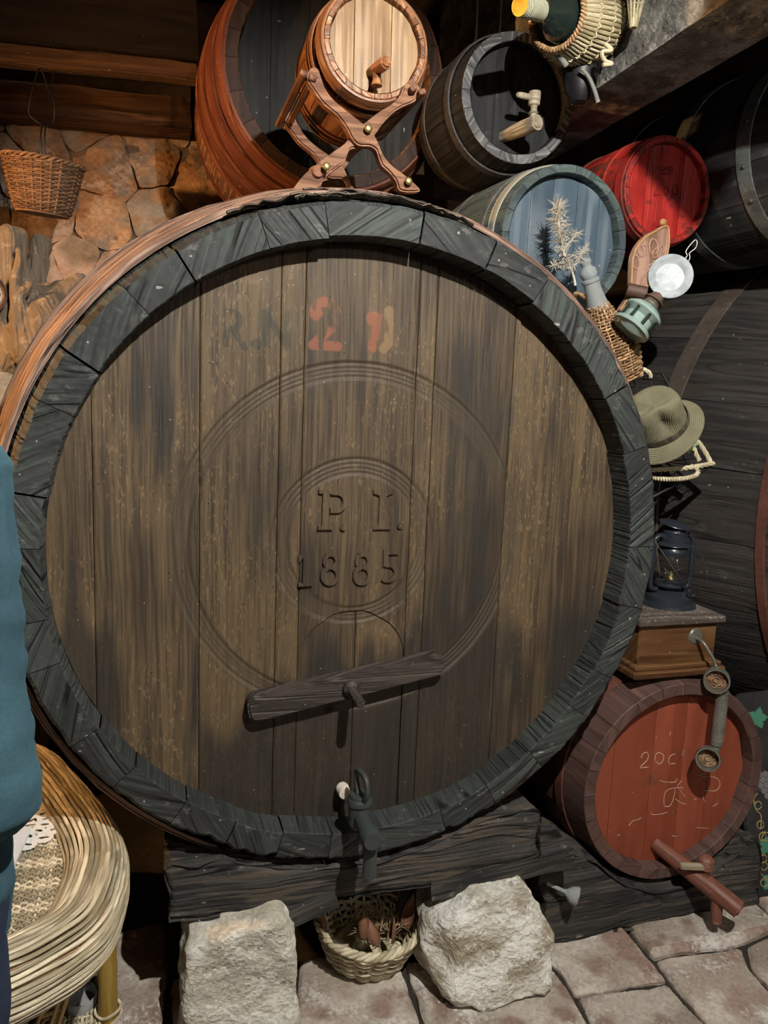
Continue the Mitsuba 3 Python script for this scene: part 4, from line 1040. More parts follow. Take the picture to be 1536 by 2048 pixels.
solo('grey_bottle', MB((zto((.28, .12, 1)), np.array([.176, .165, .07]))).lathe([(0, 0), (.024, 0), (.026, .01), (.026, .09), (.018, .11), (.011, .122), (.011, .145), (0, .146)][::-1], 20), 'mat_slate', 'small grey bottle leaning in the round basket', 'bottle')

# little glass funnel on the cradle timber
gl = lambda name, **k: scene.setdefault('mat_' + name, {'type': 'dielectric', 'int_ior': 1.5, 'ext_ior': 1.0, **k})
gl('glass'); MATS['mat_glass'] = ('mat_glass', 0)
scene['mat_tealglass'] = {'type': 'principled', 'base_color': rgb(.6, .8, .72), 'roughness': .06, 'spec_trans': .55, 'eta': 1.48}; MATS['mat_tealglass'] = ('mat_tealglass', 0)
scene['mat_thinglass'] = {'type': 'thindielectric', 'int_ior': 1.5}; MATS['mat_thinglass'] = ('mat_thinglass', 0)
scene['mat_bottleglass'] = {'type': 'twosided', 'bsdf': {'type': 'principled', 'base_color': rgb(.012, .02, .017), 'roughness': .06, 'specular': .6}}; MATS['mat_bottleglass'] = ('mat_bottleglass', 0)
scene['mat_milkglass'] = {'type': 'principled', 'base_color': rgb(.66, .7, .7), 'roughness': .07, 'spec_trans': .6, 'eta': 1.45}; MATS['mat_milkglass'] = ('mat_milkglass', 0)
solo('glass_funnel', MB((zto((-.72, .42, .25)), np.array([.632, .035, .178]))).lathe([(.030, 0), (.0285, .001), (.024, .016), (.010, .03), (.006, .036), (.0055, .085), (.0035, .085), (.004, .036), (.008, .031), (.022, .017), (.027, .001), (.0285, -.001), (.030, 0)][::-1], 8), 'mat_milkglass', 'small faceted glass funnel lying on the cradle timber beside the boulder', 'funnel')

# ------------------------------------------------------------------ the telephone box, its handset, the lantern
mat('boxwood', wood((.055, .024, .01), (.125, .06, .026), (.15, .08, .035), su=3, sv=70, tone=.1, wear=(.19, .12, .07), wthr=.68, wsc=40), .3, .5, BW, .0005)
mat('boxtop', wood((.07, .055, .045), (.13, .105, .09), None, su=3, sv=60, tone=.1, wear=(.3, .26, .22), wthr=.56, wsc=110), .6, .4, BW, .0008)
mat('pewter', (.2, .2, .165), .38, .5, metallic=.55)
mat('grip', blotch([(.1, .095, .08), (.14, .13, .11)], 30, 150, per=False), .5, .4)
mat('bronze', blotch([(.16, .09, .05), (.28, .17, .1)], 60, 300, per=False), .4, .6)
bx = thing('wooden_box', 'brown varnished wooden box with a moulded base, on top of the low keg', 'box')
put('body', MB().box((.262, .25, .13), (.977, .285, .827), bevel=.006, uo=3), 'mat_boxwood', bx)
put('top', MB().box((.29, .28, .022), (.977, .283, .9), bevel=.009, uo=23), 'mat_boxtop', bx)
for k, (a, b, h, z) in enumerate(((.31, .298, .022, .75), (.29, .278, .014, .768))):
    put('base_moulding', MB().box((a, b, h), (.977, .283, z), bevel=.005, uo=43 + k * 10), 'mat_boxwood', bx)
put('escutcheon', MB((zto((0, -1, 0)), np.array([1.033, .16, .85]))).lathe([(0, .006), (.02, .005), (.024, .0), (0, -.001)][::-1], 24), 'mat_pewter', bx)
hook = spline([(1.034, .155, .846), (1.037, .13, .84), (1.046, .115, .82), (1.056, .105, .8), (1.062, .1, .782), (1.06, .085, .772)])
put('hook', MB().tube(hook, np.linspace(.006, .0035, len(hook)), 8), 'mat_pewter', bx)
hs = thing('telephone_handset', 'old grey metal telephone handset hanging from the hook of the wooden box', 'telephone handset')
ea, mo = np.array([1.066, .095, .742]), np.array([1.057, .085, .512])


def capsule(pos, d, r, dep):
    return MB((zto(d), pos)).lathe([(r * .78, dep * .2), (r * .82, dep * .75), (r * .86, dep), (r * .97, dep), (r, dep * .92), (r, -.002), (r * .8, -dep * .35), (0, -dep * .4)][::-1], 28)


put('earpiece', capsule(ea, (-.62, -.75, .05), .036, .026), 'mat_pewter', hs)
put('mouthpiece', capsule(mo, (-.62, -.72, .2), .034, .034), 'mat_pewter', hs)
for c, d in ((ea, (-.62, -.75, .05)), (mo, (-.62, -.72, .2))):
    mb = MB((zto(d), c)); mb.lathe([(.0285, .006), (0, .006)], 24)
    for r in (.008, .016, .023):
        th = np.linspace(0, 2 * math.pi, 24, endpoint=False); mb.tube(np.stack([r * np.cos(th), r * np.sin(th), 0 * th + .009], -1), .0018, 5, closed=True)
    for a in np.linspace(0, 6.28, 8, endpoint=False): mb.ball((.02 * math.cos(a), .02 * math.sin(a), .009), .003, 1)
    put('grille', mb, 'mat_bronze', hs)
u = np.array([1.079, .082, .557]) - np.array([1.083, .085, .70]); L = np.linalg.norm(u)
put('grip', MB((zto(u), np.array([1.083, .085, .70]))).lathe([(.0, .0), (.015, 0), (.0175, .006), (.0175, L - .006), (.015, L), (0, L)][::-1], 20), 'mat_grip', hs)
put('upper_collar', MB((zto(-u), np.array([1.083, .085, .70]))).lathe([(.016, -.004), (.0165, .006), (.01, .012), (.011, .02), (.008, .035), (0, .035)], 18), 'mat_pewter', hs)
put('lower_collar', MB((zto(u), np.array([1.079, .082, .557]))).lathe([(.016, -.004), (.0165, .006), (.011, .012), (.012, .018), (.009, .035), (0, .035)], 18), 'mat_pewter', hs)

mat('lampblue', (.02, .025, .033), .3, .5)
mat('wire', (.05, .052, .055), .4, .5, metallic=.5)
LT = thing('hurricane_lantern', 'blue-black hurricane lantern standing on the wooden box', 'lantern')
c = np.array([1.026, .285, .911])
put('fuel_tank', MB().lathe([(0, .05), (.03, .047), (.06, .036), (.068, .03), (.07, .012), (.078, .008), (.08, .0), (0, 0)], 36, c), 'mat_lampblue', LT)
put('burner', MB().lathe([(0, .078), (.012, .078), (.02, .07), (.045, .068), (.046, .06), (.03, .056), (.028, .046), (0, .046)], 30, c), 'mat_lampblue', LT)
put('wick_holder', MB().lathe([(0, .1), (.006, .1), (.009, .088), (.012, .078), (0, .077)], 16, c), 'mat_brass', LT)
gp = [(.034, .068), (.044, .08), (.049, .1), (.047, .125), (.041, .145), (.036, .158)]
put('globe', MB().lathe([(r, z) for r, z in gp], 32, c), 'mat_thinglass', LT)
put('globe_cap', MB().lathe([(0, .182), (.034, .182), (.04, .176), (.042, .168), (.044, .162), (.042, .155), (.034, .154), (0, .154)], 32, c), 'mat_lampblue', LT)
put('chimney', MB().lathe([(0, .236), (.032, .236), (.034, .224), (.036, .222), (.036, .207), (.041, .204), (.041, .192), (.05, .186), (.051, .183), (.036, .185), (0, .185)], 36, c), 'mat_lampblue', LT)
put('hood', MB((rotx(.18) @ roty(.1), c + [0, 0, .245])).lathe([(0, .008), (.03, .006), (.048, .001), (.049, -.001), (.03, -.004), (.031, -.012), (0, -.012)], 36), 'mat_lampblue', LT)
for s in (-1, 1):
    P = spline([c + [s * .034, 0, .205], c + [s * .05, 0, .212], c + [s * .066, 0, .198], c + [s * .069, 0, .16], c + [s * .069, 0, .085], c + [s * .064, 0, .055], c + [s * .045, 0, .048]])
    put('side_tube', MB().tube(P, .0075, 10), 'mat_lampblue', LT)
bl = spline([c + [-.07, -.004, .196], c + [-.05, -.04, .15], c + [-.02, -.066, .1], c + [.012, -.072, .078], c + [.05, -.068, .07], c + [.088, -.05, .085], c + [.1, -.035, .105], c + [.09, -.02, .15], c + [.07, -.004, .198]])
put('bail', MB().tube(bl, .0016, 6), 'mat_wire', LT)
for s in (0, 1):
    a = np.linspace(-2.6, -.4, 24); z = .088 + .035 * np.sin((a + 2.6) / 2.2 * math.pi * (1 if s else 1)) * (-1 if s else 1) + (.03 if s else 0)
    put('guard_wire', MB().tube(np.stack([c[0] + .053 * np.cos(a), c[1] + .053 * np.sin(a), c[2] + z], -1), .0014, 5), 'mat_wire', LT)
th = np.linspace(0, 6.283, 20, endpoint=False)
put('wick_knob', MB().tube(np.stack([c[0] + .03 + .012 * np.cos(th), 0 * th + c[1] - .062, c[2] + .05 + .012 * np.sin(th)], -1), .0025, 6, closed=True), 'mat_lampblue', LT)

# ------------------------------------------------------------------ the wire rack on the side of the great cask, with hat, leaf and rope rim
mat('blackwire', (.01, .01, .011), .45, .5)
RK = thing('wire_rack', 'black wire tray rack with a rope-wound rim under the corduroy hat', 'rack')
corners = np.array([(.80, .30, 1.30), (1.149, .30, 1.333), (.99, .37, 1.60), (.80, .40, 1.60)])
put('frame', MB().tube(np.vstack([corners, corners[:1]]), .004, 6), 'mat_blackwire', RK)
for k, t in enumerate(np.linspace(.08, .92, 11)):
    a = corners[0] * (1 - t) + corners[3] * t; b = corners[1] * (1 - t) + corners[2] * t
    put('cross_wire', MB().tube(np.array([a, b]), .0018, 5), 'mat_blackwire', RK)
for t in (.25, .5, .75):
    put('long_wire', MB().tube(np.array([corners[0] * (1 - t) + corners[1] * t, corners[3] * (1 - t) + corners[2] * t]), .0018, 5), 'mat_blackwire', RK)
br = spline([(.82, .32, 1.12), (.87, .32, 1.17), (.93, .31, 1.22), (1.0, .3, 1.26), (1.146, .3, 1.33)])
put('brace', MB().tube(br, .005, 6), 'mat_blackwire', RK)
put('brace', MB().tube(spline([(.86, .36, 1.12), (.96, .34, 1.19), (.985, .33, 1.225), (.965, .32, 1.245), (.9, .32, 1.25)]), .006, 6), 'mat_blackwire', RK)


def wound(pts, R, r, per, ph0=0., mb=None):
    """a cord wound round a core"""
    q = spline(pts, 40); L = np.r_[0, np.cumsum(np.linalg.norm(np.diff(q, axis=0), axis=1))]
    n = int(L[-1] / per * 8); s = np.linspace(0, L[-1], n); p = np.stack([np.interp(s, L, q[:, k]) for k in range(3)], -1)
    t = np.gradient(p, axis=0); t /= np.linalg.norm(t, axis=1, keepdims=True); a = np.cross(t, [.1, .2, 1.]); a /= np.linalg.norm(a, axis=1, keepdims=True); b = np.cross(t, a)
    ph = s / per * 2 * math.pi + ph0
    return (mb or MB()).tube(p + R * (np.cos(ph)[:, None] * a + np.sin(ph)[:, None] * b), r, 5)


for k, pts in enumerate(([(.86, .285, 1.31), (.95, .285, 1.318), (1.05, .288, 1.324), (1.145, .292, 1.338)], [(.9, .285, 1.298), (.96, .27, 1.292), (1.03, .268, 1.295), (1.075, .275, 1.306), (1.08, .283, 1.322), (1.06, .288, 1.33)],
                         [(1.06, .31, 1.412), (1.095, .31, 1.4), (1.125, .305, 1.365), (1.14, .3, 1.34)], [(1.075, .31, 1.40), (1.085, .305, 1.37), (1.1, .3, 1.345)], [(.79, .35, 1.6), (.86, .345, 1.608), (.915, .34, 1.602), (.94, .35, 1.585)], [(.8, .34, 1.59), (.85, .335, 1.596), (.9, .335, 1.59)],
                         [(.765, .3, 1.67), (.79, .295, 1.668), (.805, .295, 1.64), (.805, .3, 1.615)])):
    mb = MB()
    if k == 1: wound(pts, .0042, .0038, .0085, mb=mb)
    else:
        for e in range(4): wound(pts, .0045, .0034, .075, e * 1.57, mb)
    put('rope_rim', mb, 'mat_rope', RK)
mat('leafgreen', blotch([(.2, .32, .16), (.36, .46, .24)], 40, 200, wear=(.5, .42, .2), wthr=.62), .6, .4)
lv = [(0, 0), (.012, .012), (.03, .008), (.026, .024), (.05, .03), (.03, .04), (.036, .055), (.016, .046), (.004, .06), (-.004, .044), (-.02, .05), (-.014, .032), (-.03, .026), (-.012, .014)]
solo('ivy_leaf', MB().extrude(Polygon(lv), .0018, zto((.1, -.95, .3), (0, 0, 1)) , (1.046, .285, 1.365), bevel=.0006), 'mat_leafgreen', 'pale green leaf beside the hat brim on the wire rack', 'leaf')

# corduroy hat: crown pinched, brim bent down
def _cord(p, n, uv):
    c = mix((.115, .105, .063), (.225, .207, .135), smoothstep(.25, .6, dr.abs(dr.sin(uv.y * 620.))))
    return c * (.8 + .4 * fbm(p.x * 30., p.y * 30., p.z * 30., 2))
def _bcord(p, n, uv): return dr.abs(dr.sin(uv.y * 620.))
mat('corduroy', mikit.proc(_cord), .9, .1, mikit.proc(_bcord, eps=.0008), .0012)
mat('hatband', wood((.05, .042, .026), (.12, .1, .065), None, su=90, sv=40, tone=.1), .9, .1, BW, .001)
hax = np.array([-.62, -.5, .6]); HR = zto(hax, (1, .0, 0)); hc = np.array([.915, .26, 1.445]); dcam = HR.T @ np.array([-1.37, -1.9, .2]); dent = math.atan2(dcam[1], dcam[0]) + .25
HT = thing('corduroy_hat', 'olive corduroy hat with a pinched crown resting on the wire rack', 'hat')


def hatP(s, th):
    """crown profile from the band (s=0) to the top (s=1)"""
    r = np.where(s < .7, .078 - .012 * s, .0696 * np.sqrt(np.clip(1 - ((s - .7) / .3) ** 2, 0, 1))); z = np.where(s < .7, s * .105, .0735 + .05 * np.sin(np.clip((s - .7) / .3, 0, 1) * math.pi / 2))
    x, y = r * np.cos(th) * .9, r * np.sin(th) * 1.08
    pin = np.exp(-((x - .01) / .016) ** 2) * np.clip((z - .055) / .06, 0, 1)
    z = z - .035 * pin * np.clip(1 - np.abs(y) / .09, 0, 1)
    side = np.exp(-(((th - dent + math.pi) % (2 * math.pi) - math.pi) / .3 - 1.2 * (.6 - s)) ** 2) * np.exp(-((s - .6) / .42) ** 2)
    x, y = x * (1 - .36 * side), y * (1 - .36 * side)
    w = .006 * nz(np.stack([x, y, z], -1), 25, 4)
    return np.stack([x + w, y + w, z], -1)


S_, TH = np.meshgrid(np.linspace(0, 1, 36), np.linspace(0, 2 * math.pi, 65), indexing='ij')
P = hatP(S_, TH)
put('crown', MB((HR, hc)).grid(P, np.stack([P[..., 2] + .5 * P[..., 0], TH * .075], -1), closed=True), 'mat_corduroy', HT)
rr_, TH = np.meshgrid(np.linspace(.076, .118, 8), np.linspace(0, 2 * math.pi, 65), indexing='ij')
def brim(dz): return np.stack([rr_ * np.cos(TH) * .92, rr_ * np.sin(TH) * 1.06, -.02 * ((rr_ - .076) / .042) ** 1.3 * (1 + .5 * np.cos(2 * TH + .6)) + dz], -1)
mb = MB((HR, hc)); mb.grid(brim(.0015), np.stack([TH * .09, rr_ * 1.0], -1), flip=True, closed=True); mb.grid(brim(-.0015), np.stack([TH * .09, rr_], -1), closed=True)
b1, b2 = brim(.0015)[-1], brim(-.0015)[-1]; mb.grid(np.stack([b1, b2], 0))
put('brim', mb, 'mat_corduroy', HT)
th = np.linspace(0, 2 * math.pi, 65); bp = [np.stack([r * np.cos(th) * .9, r * np.sin(th) * 1.08, np.full(65, z)], -1) for r, z in ((.079, .001), (.0815, .003), (.0805, .022), (.0785, .024))]
put('band', MB((HR, hc)).grid(np.stack(bp, 0), np.stack(np.broadcast_arrays((th * .08)[None], np.array([0, .004, .02, .024])[:, None]), -1), closed=True, flip=False), 'mat_hatband', HT)

# wicker covered flask with a glass neck, behind the rim
FLR = zto((-.42, -.05, .9)); FLP = np.array([.822, .335, 1.572])
fk = thing('wicker_flask', 'brown wicker covered flask with a clear glass neck, behind the rim of the great cask', 'flask')
rz = lambda s: (.066 + .012 * math.sin(min(s * 1.3, 1) * math.pi * .7) - (.052 * max(0, (s - .42) / .58) ** 1.1), .0 + .225 * s)
FF = (FLR, FLP)
put('weave', weave(MB(FF), rz, 28, 23, .0038, .0038, jit=.0012, seed=5), 'mat_osier', fk, kind='stuff')
put('stakes', stakes(MB(FF), rz, 23, .003, m=14), 'mat_osier', fk, kind='stuff')
put('bottle_body', MB(FF).lathe([(0, .2), (.014, .19), (.028, .13), (.05, .07), (.064, .002), (0, .002)], 28), 'mat_bottleglass', fk)
put('neck', MB(FF).lathe([(.031, .2), (.029, .225), (.023, .26), (.022, .285), (.025, .288), (.025, .295), (.022, .298), (.019, .296), (.019, .26), (.026, .22), (.028, .2)][::-1], 24), 'mat_milkglass', fk)
put('stopper', MB(FF).lathe([(0, .355), (.012, .353), (.0165, .344), (.013, .334), (.014, .33), (.022, .322), (.024, .31), (.02, .298), (.012, .29), (0, .288)], 20), 'mat_milkglass', fk)
hp = spline([FLP + FLR @ q for q in np.array([(-.045, -.02, .19), (-.06, -.03, .225), (-.055, -.03, .255), (-.034, -.025, .268), (-.022, -.02, .255)])], 10)
for s in range(3):
    ph = np.linspace(0, 22, len(hp)) + s * 2.09
    put('handle', MB().tube(hp + .006 * np.stack([np.cos(ph), np.sin(ph), .5 * np.sin(ph)], -1), .0048, 6, uo=10. * s), 'mat_osier', fk)

# dried spiky sprig in front of the blue head
mat('sprig', wood((.32, .29, .23), (.55, .52, .44), None, su=8, sv=60, tone=.4), .8, .2)
sg = thing('dried_sprig', 'pale dried spiny sprig standing against the blue-grey keg head', 'dried plant')
main = spline([(.655, .325, 1.82), (.645, .322, 1.845), (.62, .32, 1.885), (.598, .32, 1.935), (.585, .318, 1.985), (.578, .315, 2.02)], 8)
side1 = spline([(.636, .32, 1.862), (.655, .315, 1.895), (.672, .31, 1.915)], 6); side2 = spline([(.63, .32, 1.86), (.6, .318, 1.868), (.578, .316, 1.866)], 6)
side3 = spline([(.61, .32, 1.91), (.632, .315, 1.94), (.64, .312, 1.955)], 6)
put('stem', MB().tube(main, np.linspace(.0038, .0015, len(main)), 6), 'mat_sprig', sg)
for s in (side1, side2, side3): put('stem', MB().tube(s, .0018, 5), 'mat_sprig', sg)
rs = np.random.RandomState(9); mb = MB()
for path, cnt, Lm in ((main[14:], 330, .036), (side1, 80, .028), (side2, 80, .026), (side3, 60, .026)):
    for k in range(cnt):
        i = rs.randint(0, len(path)); d = rs.normal(0, 1, 3) * [1, .6, .8] + [0, 0, .35]; d /= np.linalg.norm(d); L = Lm * rs.uniform(.45, 1.05)
        mb.tube(np.array([path[i], path[i] + d * L * .4, path[i] + d * L]), [.0016, .0012, .0003], 4, caps=False, uo=10. * (k % 9))
put('spines', mb, 'mat_sprig', sg, kind='stuff')

# carved leaf board, bung, tin plate and oil lamp, leaning in a cluster before the red keg
mat('leafwood', wood((.2, .11, .075), (.36, .21, .15), (.42, .26, .19), su=3, sv=60, tone=.05, crack=.2), .45, .4, BW, .0008)
mat('leafedge', wood((.28, .14, .055), (.46, .26, .12), None, su=5, sv=60, tone=.05), .5, .4, BW, .0006)
LB = [(0.9884, 2.0232), (0.9971, 1.9918), (0.9977, 1.9565), (0.9913, 1.9205), (0.9699, 1.8803), (0.9422, 1.8497), (0.9161, 1.822), (0.894, 1.7891), (0.8689, 1.7688), (0.8481, 1.7745), (0.8653, 1.8041), (0.8759, 1.8333), (0.8742, 1.8825), (0.8733, 1.9245), (0.8881, 1.9607), (0.9138, 1.9882), (0.9456, 2.0079), (0.9681, 2.0213)]
lb = thing('leaf_board', 'brown wooden board cut as a leaf and carved with flowers, leaning on the red keg', 'carved board')
g = Polygon(smooth_poly(LB, 4)).buffer(0)
put('board', MB().extrude(g, .014, LR, (0, .412, 0), grain=1, bevel=.003), 'mat_leafwood', lb)
put('edge_bead', MB().tube(np.array([(x, .397, z) for x, z in g.buffer(-.004).exterior.coords[:-1]]), .0035, 6, closed=True), 'mat_leafedge', lb)
put('knob', MB().ball((.972, .402, 2.032), (.011, .008, .011), 2), 'mat_leafedge', lb)
def loop(cx, cz, a, b, rot, k=20):
    t = np.linspace(0, 2 * math.pi, k, endpoint=False); x, z = a * np.cos(t), b * np.sin(t)
    return np.stack([cx + x * math.cos(rot) - z * math.sin(rot), 0 * t + .397, cz + x * math.sin(rot) + z * math.cos(rot)], -1)
put('carved_stem', MB().tube(spline([(.899, .397, 1.84), (.915, .396, 1.87), (.938, .396, 1.90), (.968, .397, 1.925), (.985, .397, 1.932)]), .003, 6), 'mat_leafwood', lb)
for cx, cz, a, b, ro in ((.903, 1.945, .022, .016, .3), (.903, 1.945, .009, .016, .3), (.943, 1.96, .014, .022, .2), (.957, 1.945, .012, .02, -.7), (.888, 1.912, .01, .02, .3), (.945, 1.9, .02, .012, .4), (.968, 1.95, .01, .018, -.3)):
    put('carved_petal', MB().tube(loop(cx, cz, a, b, ro), .0024, 5, closed=True), 'mat_leafwood', lb)
mat('bungwood', wood((.05, .028, .02), (.115, .068, .05), None, su=5, sv=60, tone=.05), .6, .3, BW, .0008)
solo('wooden_bung', MB((zto((.9, -.42, -.22)), np.array([.858, .385, 1.832]))).lathe([(0, .0), (.0165, 0), (.0185, .003), (.0205, .052), (.019, .056), (0, .056)][::-1], 20, vgrain=True), 'mat_bungwood', 'dark brown turned wooden bung between the blue-headed keg and the leaf board', 'bung')
mat('enamel', blotch([(.36, .4, .42), (.5, .54, .56)], 30, 250, wear=(.36, .38, .38), wthr=.66, wsc=90, per=False, fineamt=.25), .35, .5)
pl = thing('tin_plate', 'small pale enamel plate hung by a twisted wire loop', 'plate')
PR = (zto((-.42, -.9, .1)), np.array([.989, .368, 1.876]))
put('dish', MB(PR).lathe([(0, -.008), (.038, -.008), (.043, -.006), (.05, .002), (.061, .005), (.063, .006), (.064, .0045), (.062, .002), (.05, -.002), (.042, -.011), (0, -.011)][::-1], 48), 'mat_enamel', pl)
lp = spline([(1.024, .36, 1.925), (1.032, .358, 1.937), (1.028, .36, 1.947), (1.034, .362, 1.958), (1.05, .364, 1.976), (1.062, .366, 1.985), (1.068, .366, 1.978), (1.063, .364, 1.962), (1.047, .362, 1.95), (1.04, .36, 1.943), (1.042, .358, 1.932), (1.038, .36, 1.916)], 5)
mat('palewire', (.62, .6, .54), .4, .5)
put('wire_loop', MB().tube(lp, .0017, 5), 'mat_palewire', pl)
ol = thing('oil_lamp', 'small green glass oil lamp with a rusty burner, tilted beside the plate', 'oil lamp')
OR = (.94 * zto((.62, -.08, .78)), np.array([.768, .222, 1.700]))
put('font', MB(OR).lathe([(0, .0), (.05, .0), (.058, .004), (.06, .012), (.054, .018), (.043, .022), (.041, .045), (.05, .052), (.058, .058), (.058, .066), (.045, .078), (.024, .086), (.018, .094), (.0, .094)][::-1], 36), 'mat_tealglass', ol)
for a in np.linspace(0, 2 * math.pi, 8, endpoint=False):
    put('glass_rib', MB(OR).tube(np.array([(.05 * math.cos(a), .05 * math.sin(a), .016), (.048 * math.cos(a), .048 * math.sin(a), .034), (.051 * math.cos(a), .051 * math.sin(a), .055)]), .0055, 8), 'mat_tealglass', ol)
mat('rust', blotch([(.07, .042, .03), (.16, .095, .065), (.1, .07, .05)], 40, 200, per=False), .75, .3, BS, .0008)
put('burner', MB(OR).lathe([(0, .135), (.006, .135), (.01, .131), (.018, .128), (.022, .12), (.024, .112), (.03, .11), (.03, .107), (.022, .105), (.021, .093), (.023, .09), (0, .09)], 24), 'mat_rust', ol)
put('neck_ring', MB(OR).lathe([(0, .097), (.024, .097), (.025, .09), (.02, .084), (0, .084)], 24), 'mat_pewter', ol)

# chalkboard with a painted vine, leaning by the low keg at the right edge
mat('board_black', blotch([(.017, .017, .017), (.026, .026, .026)], 9, 100, per=False, wear=(.05, .05, .05), wthr=.66), .75, .3)
mat('vine', (.34, .27, .1), .7, .2); mat('vineleaf', (.06, .2, .13), .7, .2); mat('grape', (.16, .15, .16), .7, .2)
CBn = np.array([-.0, -.985, .17]); CX = np.array([.955, -.297, 0]); CX /= np.linalg.norm(CX)
o = np.array([1.312, .118, .0]); up = np.array([-.26, .185, .86]) * .0 + np.array([-.045, .22, .97]); up /= np.linalg.norm(up)
cx_ = np.array([1., -.12, .0]); cx_ -= (cx_ @ up) * up; cx_ /= np.linalg.norm(cx_); cz_ = np.cross(cx_, up); CR = np.stack([cx_, up, cz_], 1)
CF = (CR, o)
cb = thing('painted_board', 'black board painted with a green and yellow vine, standing at the right edge', 'board')
put('panel', MB(CF).extrude(sbox(.03, .03, .41, .60).buffer(.03), .014, np.eye(3), (0, 0, -.014), grain=1, bevel=.004), 'mat_board_black', cb)
vn = [[(.055, .53), (.04, .5), (.045, .465), (.075, .44)], [(.075, .44), (.05, .415), (.04, .39)], [(.05, .32), (.035, .3), (.04, .27), (.055, .25), (.05, .21)], [(.055, .2), (.08, .19), (.07, .17), (.05, .18), (.065, .2)], [(.05, .13), (.03, .11), (.032, .08), (.06, .05), (.06, .03)]]
for cxx, czz in ((.056, .505), (.048, .282), (.05, .222), (.054, .185), (.05, .118), (.05, .095), (.045, .045)): vn.append([(cxx + .012 * math.cos(t), czz + .012 * math.sin(t)) for t in np.linspace(0, 6.0, 12)])
mb = MB(CF)
for l in vn:
    q = np.array([(x, y, .0003) for x, y in l]); mb.tube(spline(q, 4), .0016, 5)
put('painted_vine', mb, 'mat_vine', cb, 'yellow painted tendrils', 'stuff')
for x, y, s in ((.075, .55, .9), (.07, .135 + .02, .9), (.07, .03 + .015, .9), (.2, .4, 1.), (.25, .2, 1.), (.33, .52, 1.)):
    g = Polygon([(x + s * .032 * (.95 + .2 * math.cos(5 * t) + .1 * math.cos(15 * t)) * math.cos(t), y + s * .032 * (.95 + .2 * math.cos(5 * t) + .1 * math.cos(15 * t)) * math.sin(t)) for t in np.linspace(0, 2 * math.pi, 50, endpoint=False)])
    put('painted_leaf', MB(CF).extrude(g, .0006), 'mat_vineleaf', cb, 'green painted vine leaf')
mb = MB(CF)
for i in range(5):
    for j in range(5 - i): mb.lathe([(0, .0008), (.0095, .0006), (.01, 0)][::-1], 12, (.045 + .019 * j + .0095 * i, .375 - .017 * i, 0))
put('painted_grapes', mb, 'mat_grape', cb, 'grey painted bunch of grapes', 'stuff')

# ------------------------------------------------------------------ the demijohn hung from the concrete beam
DJ = thing('demijohn', 'dark green demijohn in a pale wicker jacket hung neck outwards from the concrete beam', 'demijohn')
da = np.array([-.84, -.47, -.2]); da /= np.linalg.norm(da); DR = zto(da); dpos = np.array([.605, .32, 2.48])
# z of this frame runs to the neck; mouth of the capsule near (.385, .2, 2.41)
DFm = (DR, dpos - np.array([0, 0, .0]))
put('glass', MB(DFm).lathe([(0, .24), (.021, .24), (.021, .17), (.03, .15), (.055, .115), (.068, .07), (.068, -.1), (0, -.11)], 36), 'mat_bottleglass', DJ)
mat('capsule', blotch([(.33, .34, .24), (.4, .41, .3)], 30, 200, per=False, fineamt=.2), .45, .5)
mat('capend', blotch([(.85, .3, .02), (.95, .48, .05)], 40, 120, per=False, fineamt=.3), .5, .4)
put('capsule', MB(DFm).lathe([(.0235, .268), (.024, .266), (.0225, .257), (.024, .255), (.0225, .248), (.024, .246), (.0225, .239), (.024, .236), (.0245, .18), (.02, .178)], 28), 'mat_capsule', DJ)
put('cap_end', MB(DFm).lathe([(0, .2672), (.0236, .2672), (.0236, .262)][::-1], 28), 'mat_capend', DJ)
rz = lambda s: (.077 + .024 * math.sin(s * math.pi), .098 - .2 * s)
put('weave', stakes(MB(DFm), rz, 58, .0052, m=8), 'mat_paleosier', DJ, kind='stuff')
mb = MB(DFm)
for z_, r_ in ((.1, .077), (.055, .096), (.0, .1035), (-.05, .096), (-.1, .08)):
    weave(mb, lambda s, z_=z_, r_=r_: (r_, z_), 1, 58, .0022, .0045, n=232, seed=int(z_ * 1000) + 300)
put('binding', mb, 'mat_paleosier', DJ, kind='stuff')
th = np.linspace(0, 2 * math.pi, 160, endpoint=False)
mb = MB(DFm)
for s in range(2):
    ph = th * 29 + s * math.pi; mb.tube(np.stack([(.075 + .005 * np.cos(ph)) * np.cos(th), (.075 + .005 * np.cos(ph)) * np.sin(th), .104 + .006 * np.sin(ph)], -1), .004, 5, closed=True)
put('rim', mb, 'mat_osier', DJ)
put('knot', MB().tube(spline([(.64, .24, 2.40), (.655, .232, 2.385), (.63, .235, 2.378), (.64, .236, 2.36), (.66, .234, 2.355), (.635, .236, 2.348)], 6), .0055, 6), 'mat_paleosier', DJ)
put('hanging_cord', MB().tube(spline([(.6, .33, 2.58), (.62, .34, 2.75), (.63, .35, 3.14)]), .005, 6), 'mat_rope', DJ)
solo('wicker_cone', stakes(MB((ID, np.array([.692, .2, 2.43]))), lambda s: (.006 + .026 * s, .13 * s), 11, .0035, m=6), 'mat_paleosier', 'pale wicker cone hanging by the face of the concrete beam', 'wicker cone')
mb = MB((ID, np.array([.692, .2, 2.43])))
weave(mb, lambda s: (.006 + .026 * s, .13 * s), 9, 11, .002, .002)
labels['wicker_cone']['kind'] = 'thing'; put('weave', mb, 'mat_paleosier', 'wicker_cone', kind='stuff')
mat('horn', wood((.1, .1, .085), (.22, .22, .19), None, su=5, sv=60, tone=.1), .6, .3)
solo('horn_tip', MB().tube(spline([(.61, .3, 2.36), (.632, .3, 2.345), (.652, .3, 2.318), (.668, .3, 2.285)], 8), np.linspace(.0045, .006, 25), 8), 'mat_horn', 'thin grey curved horn under the demijohn', 'horn')
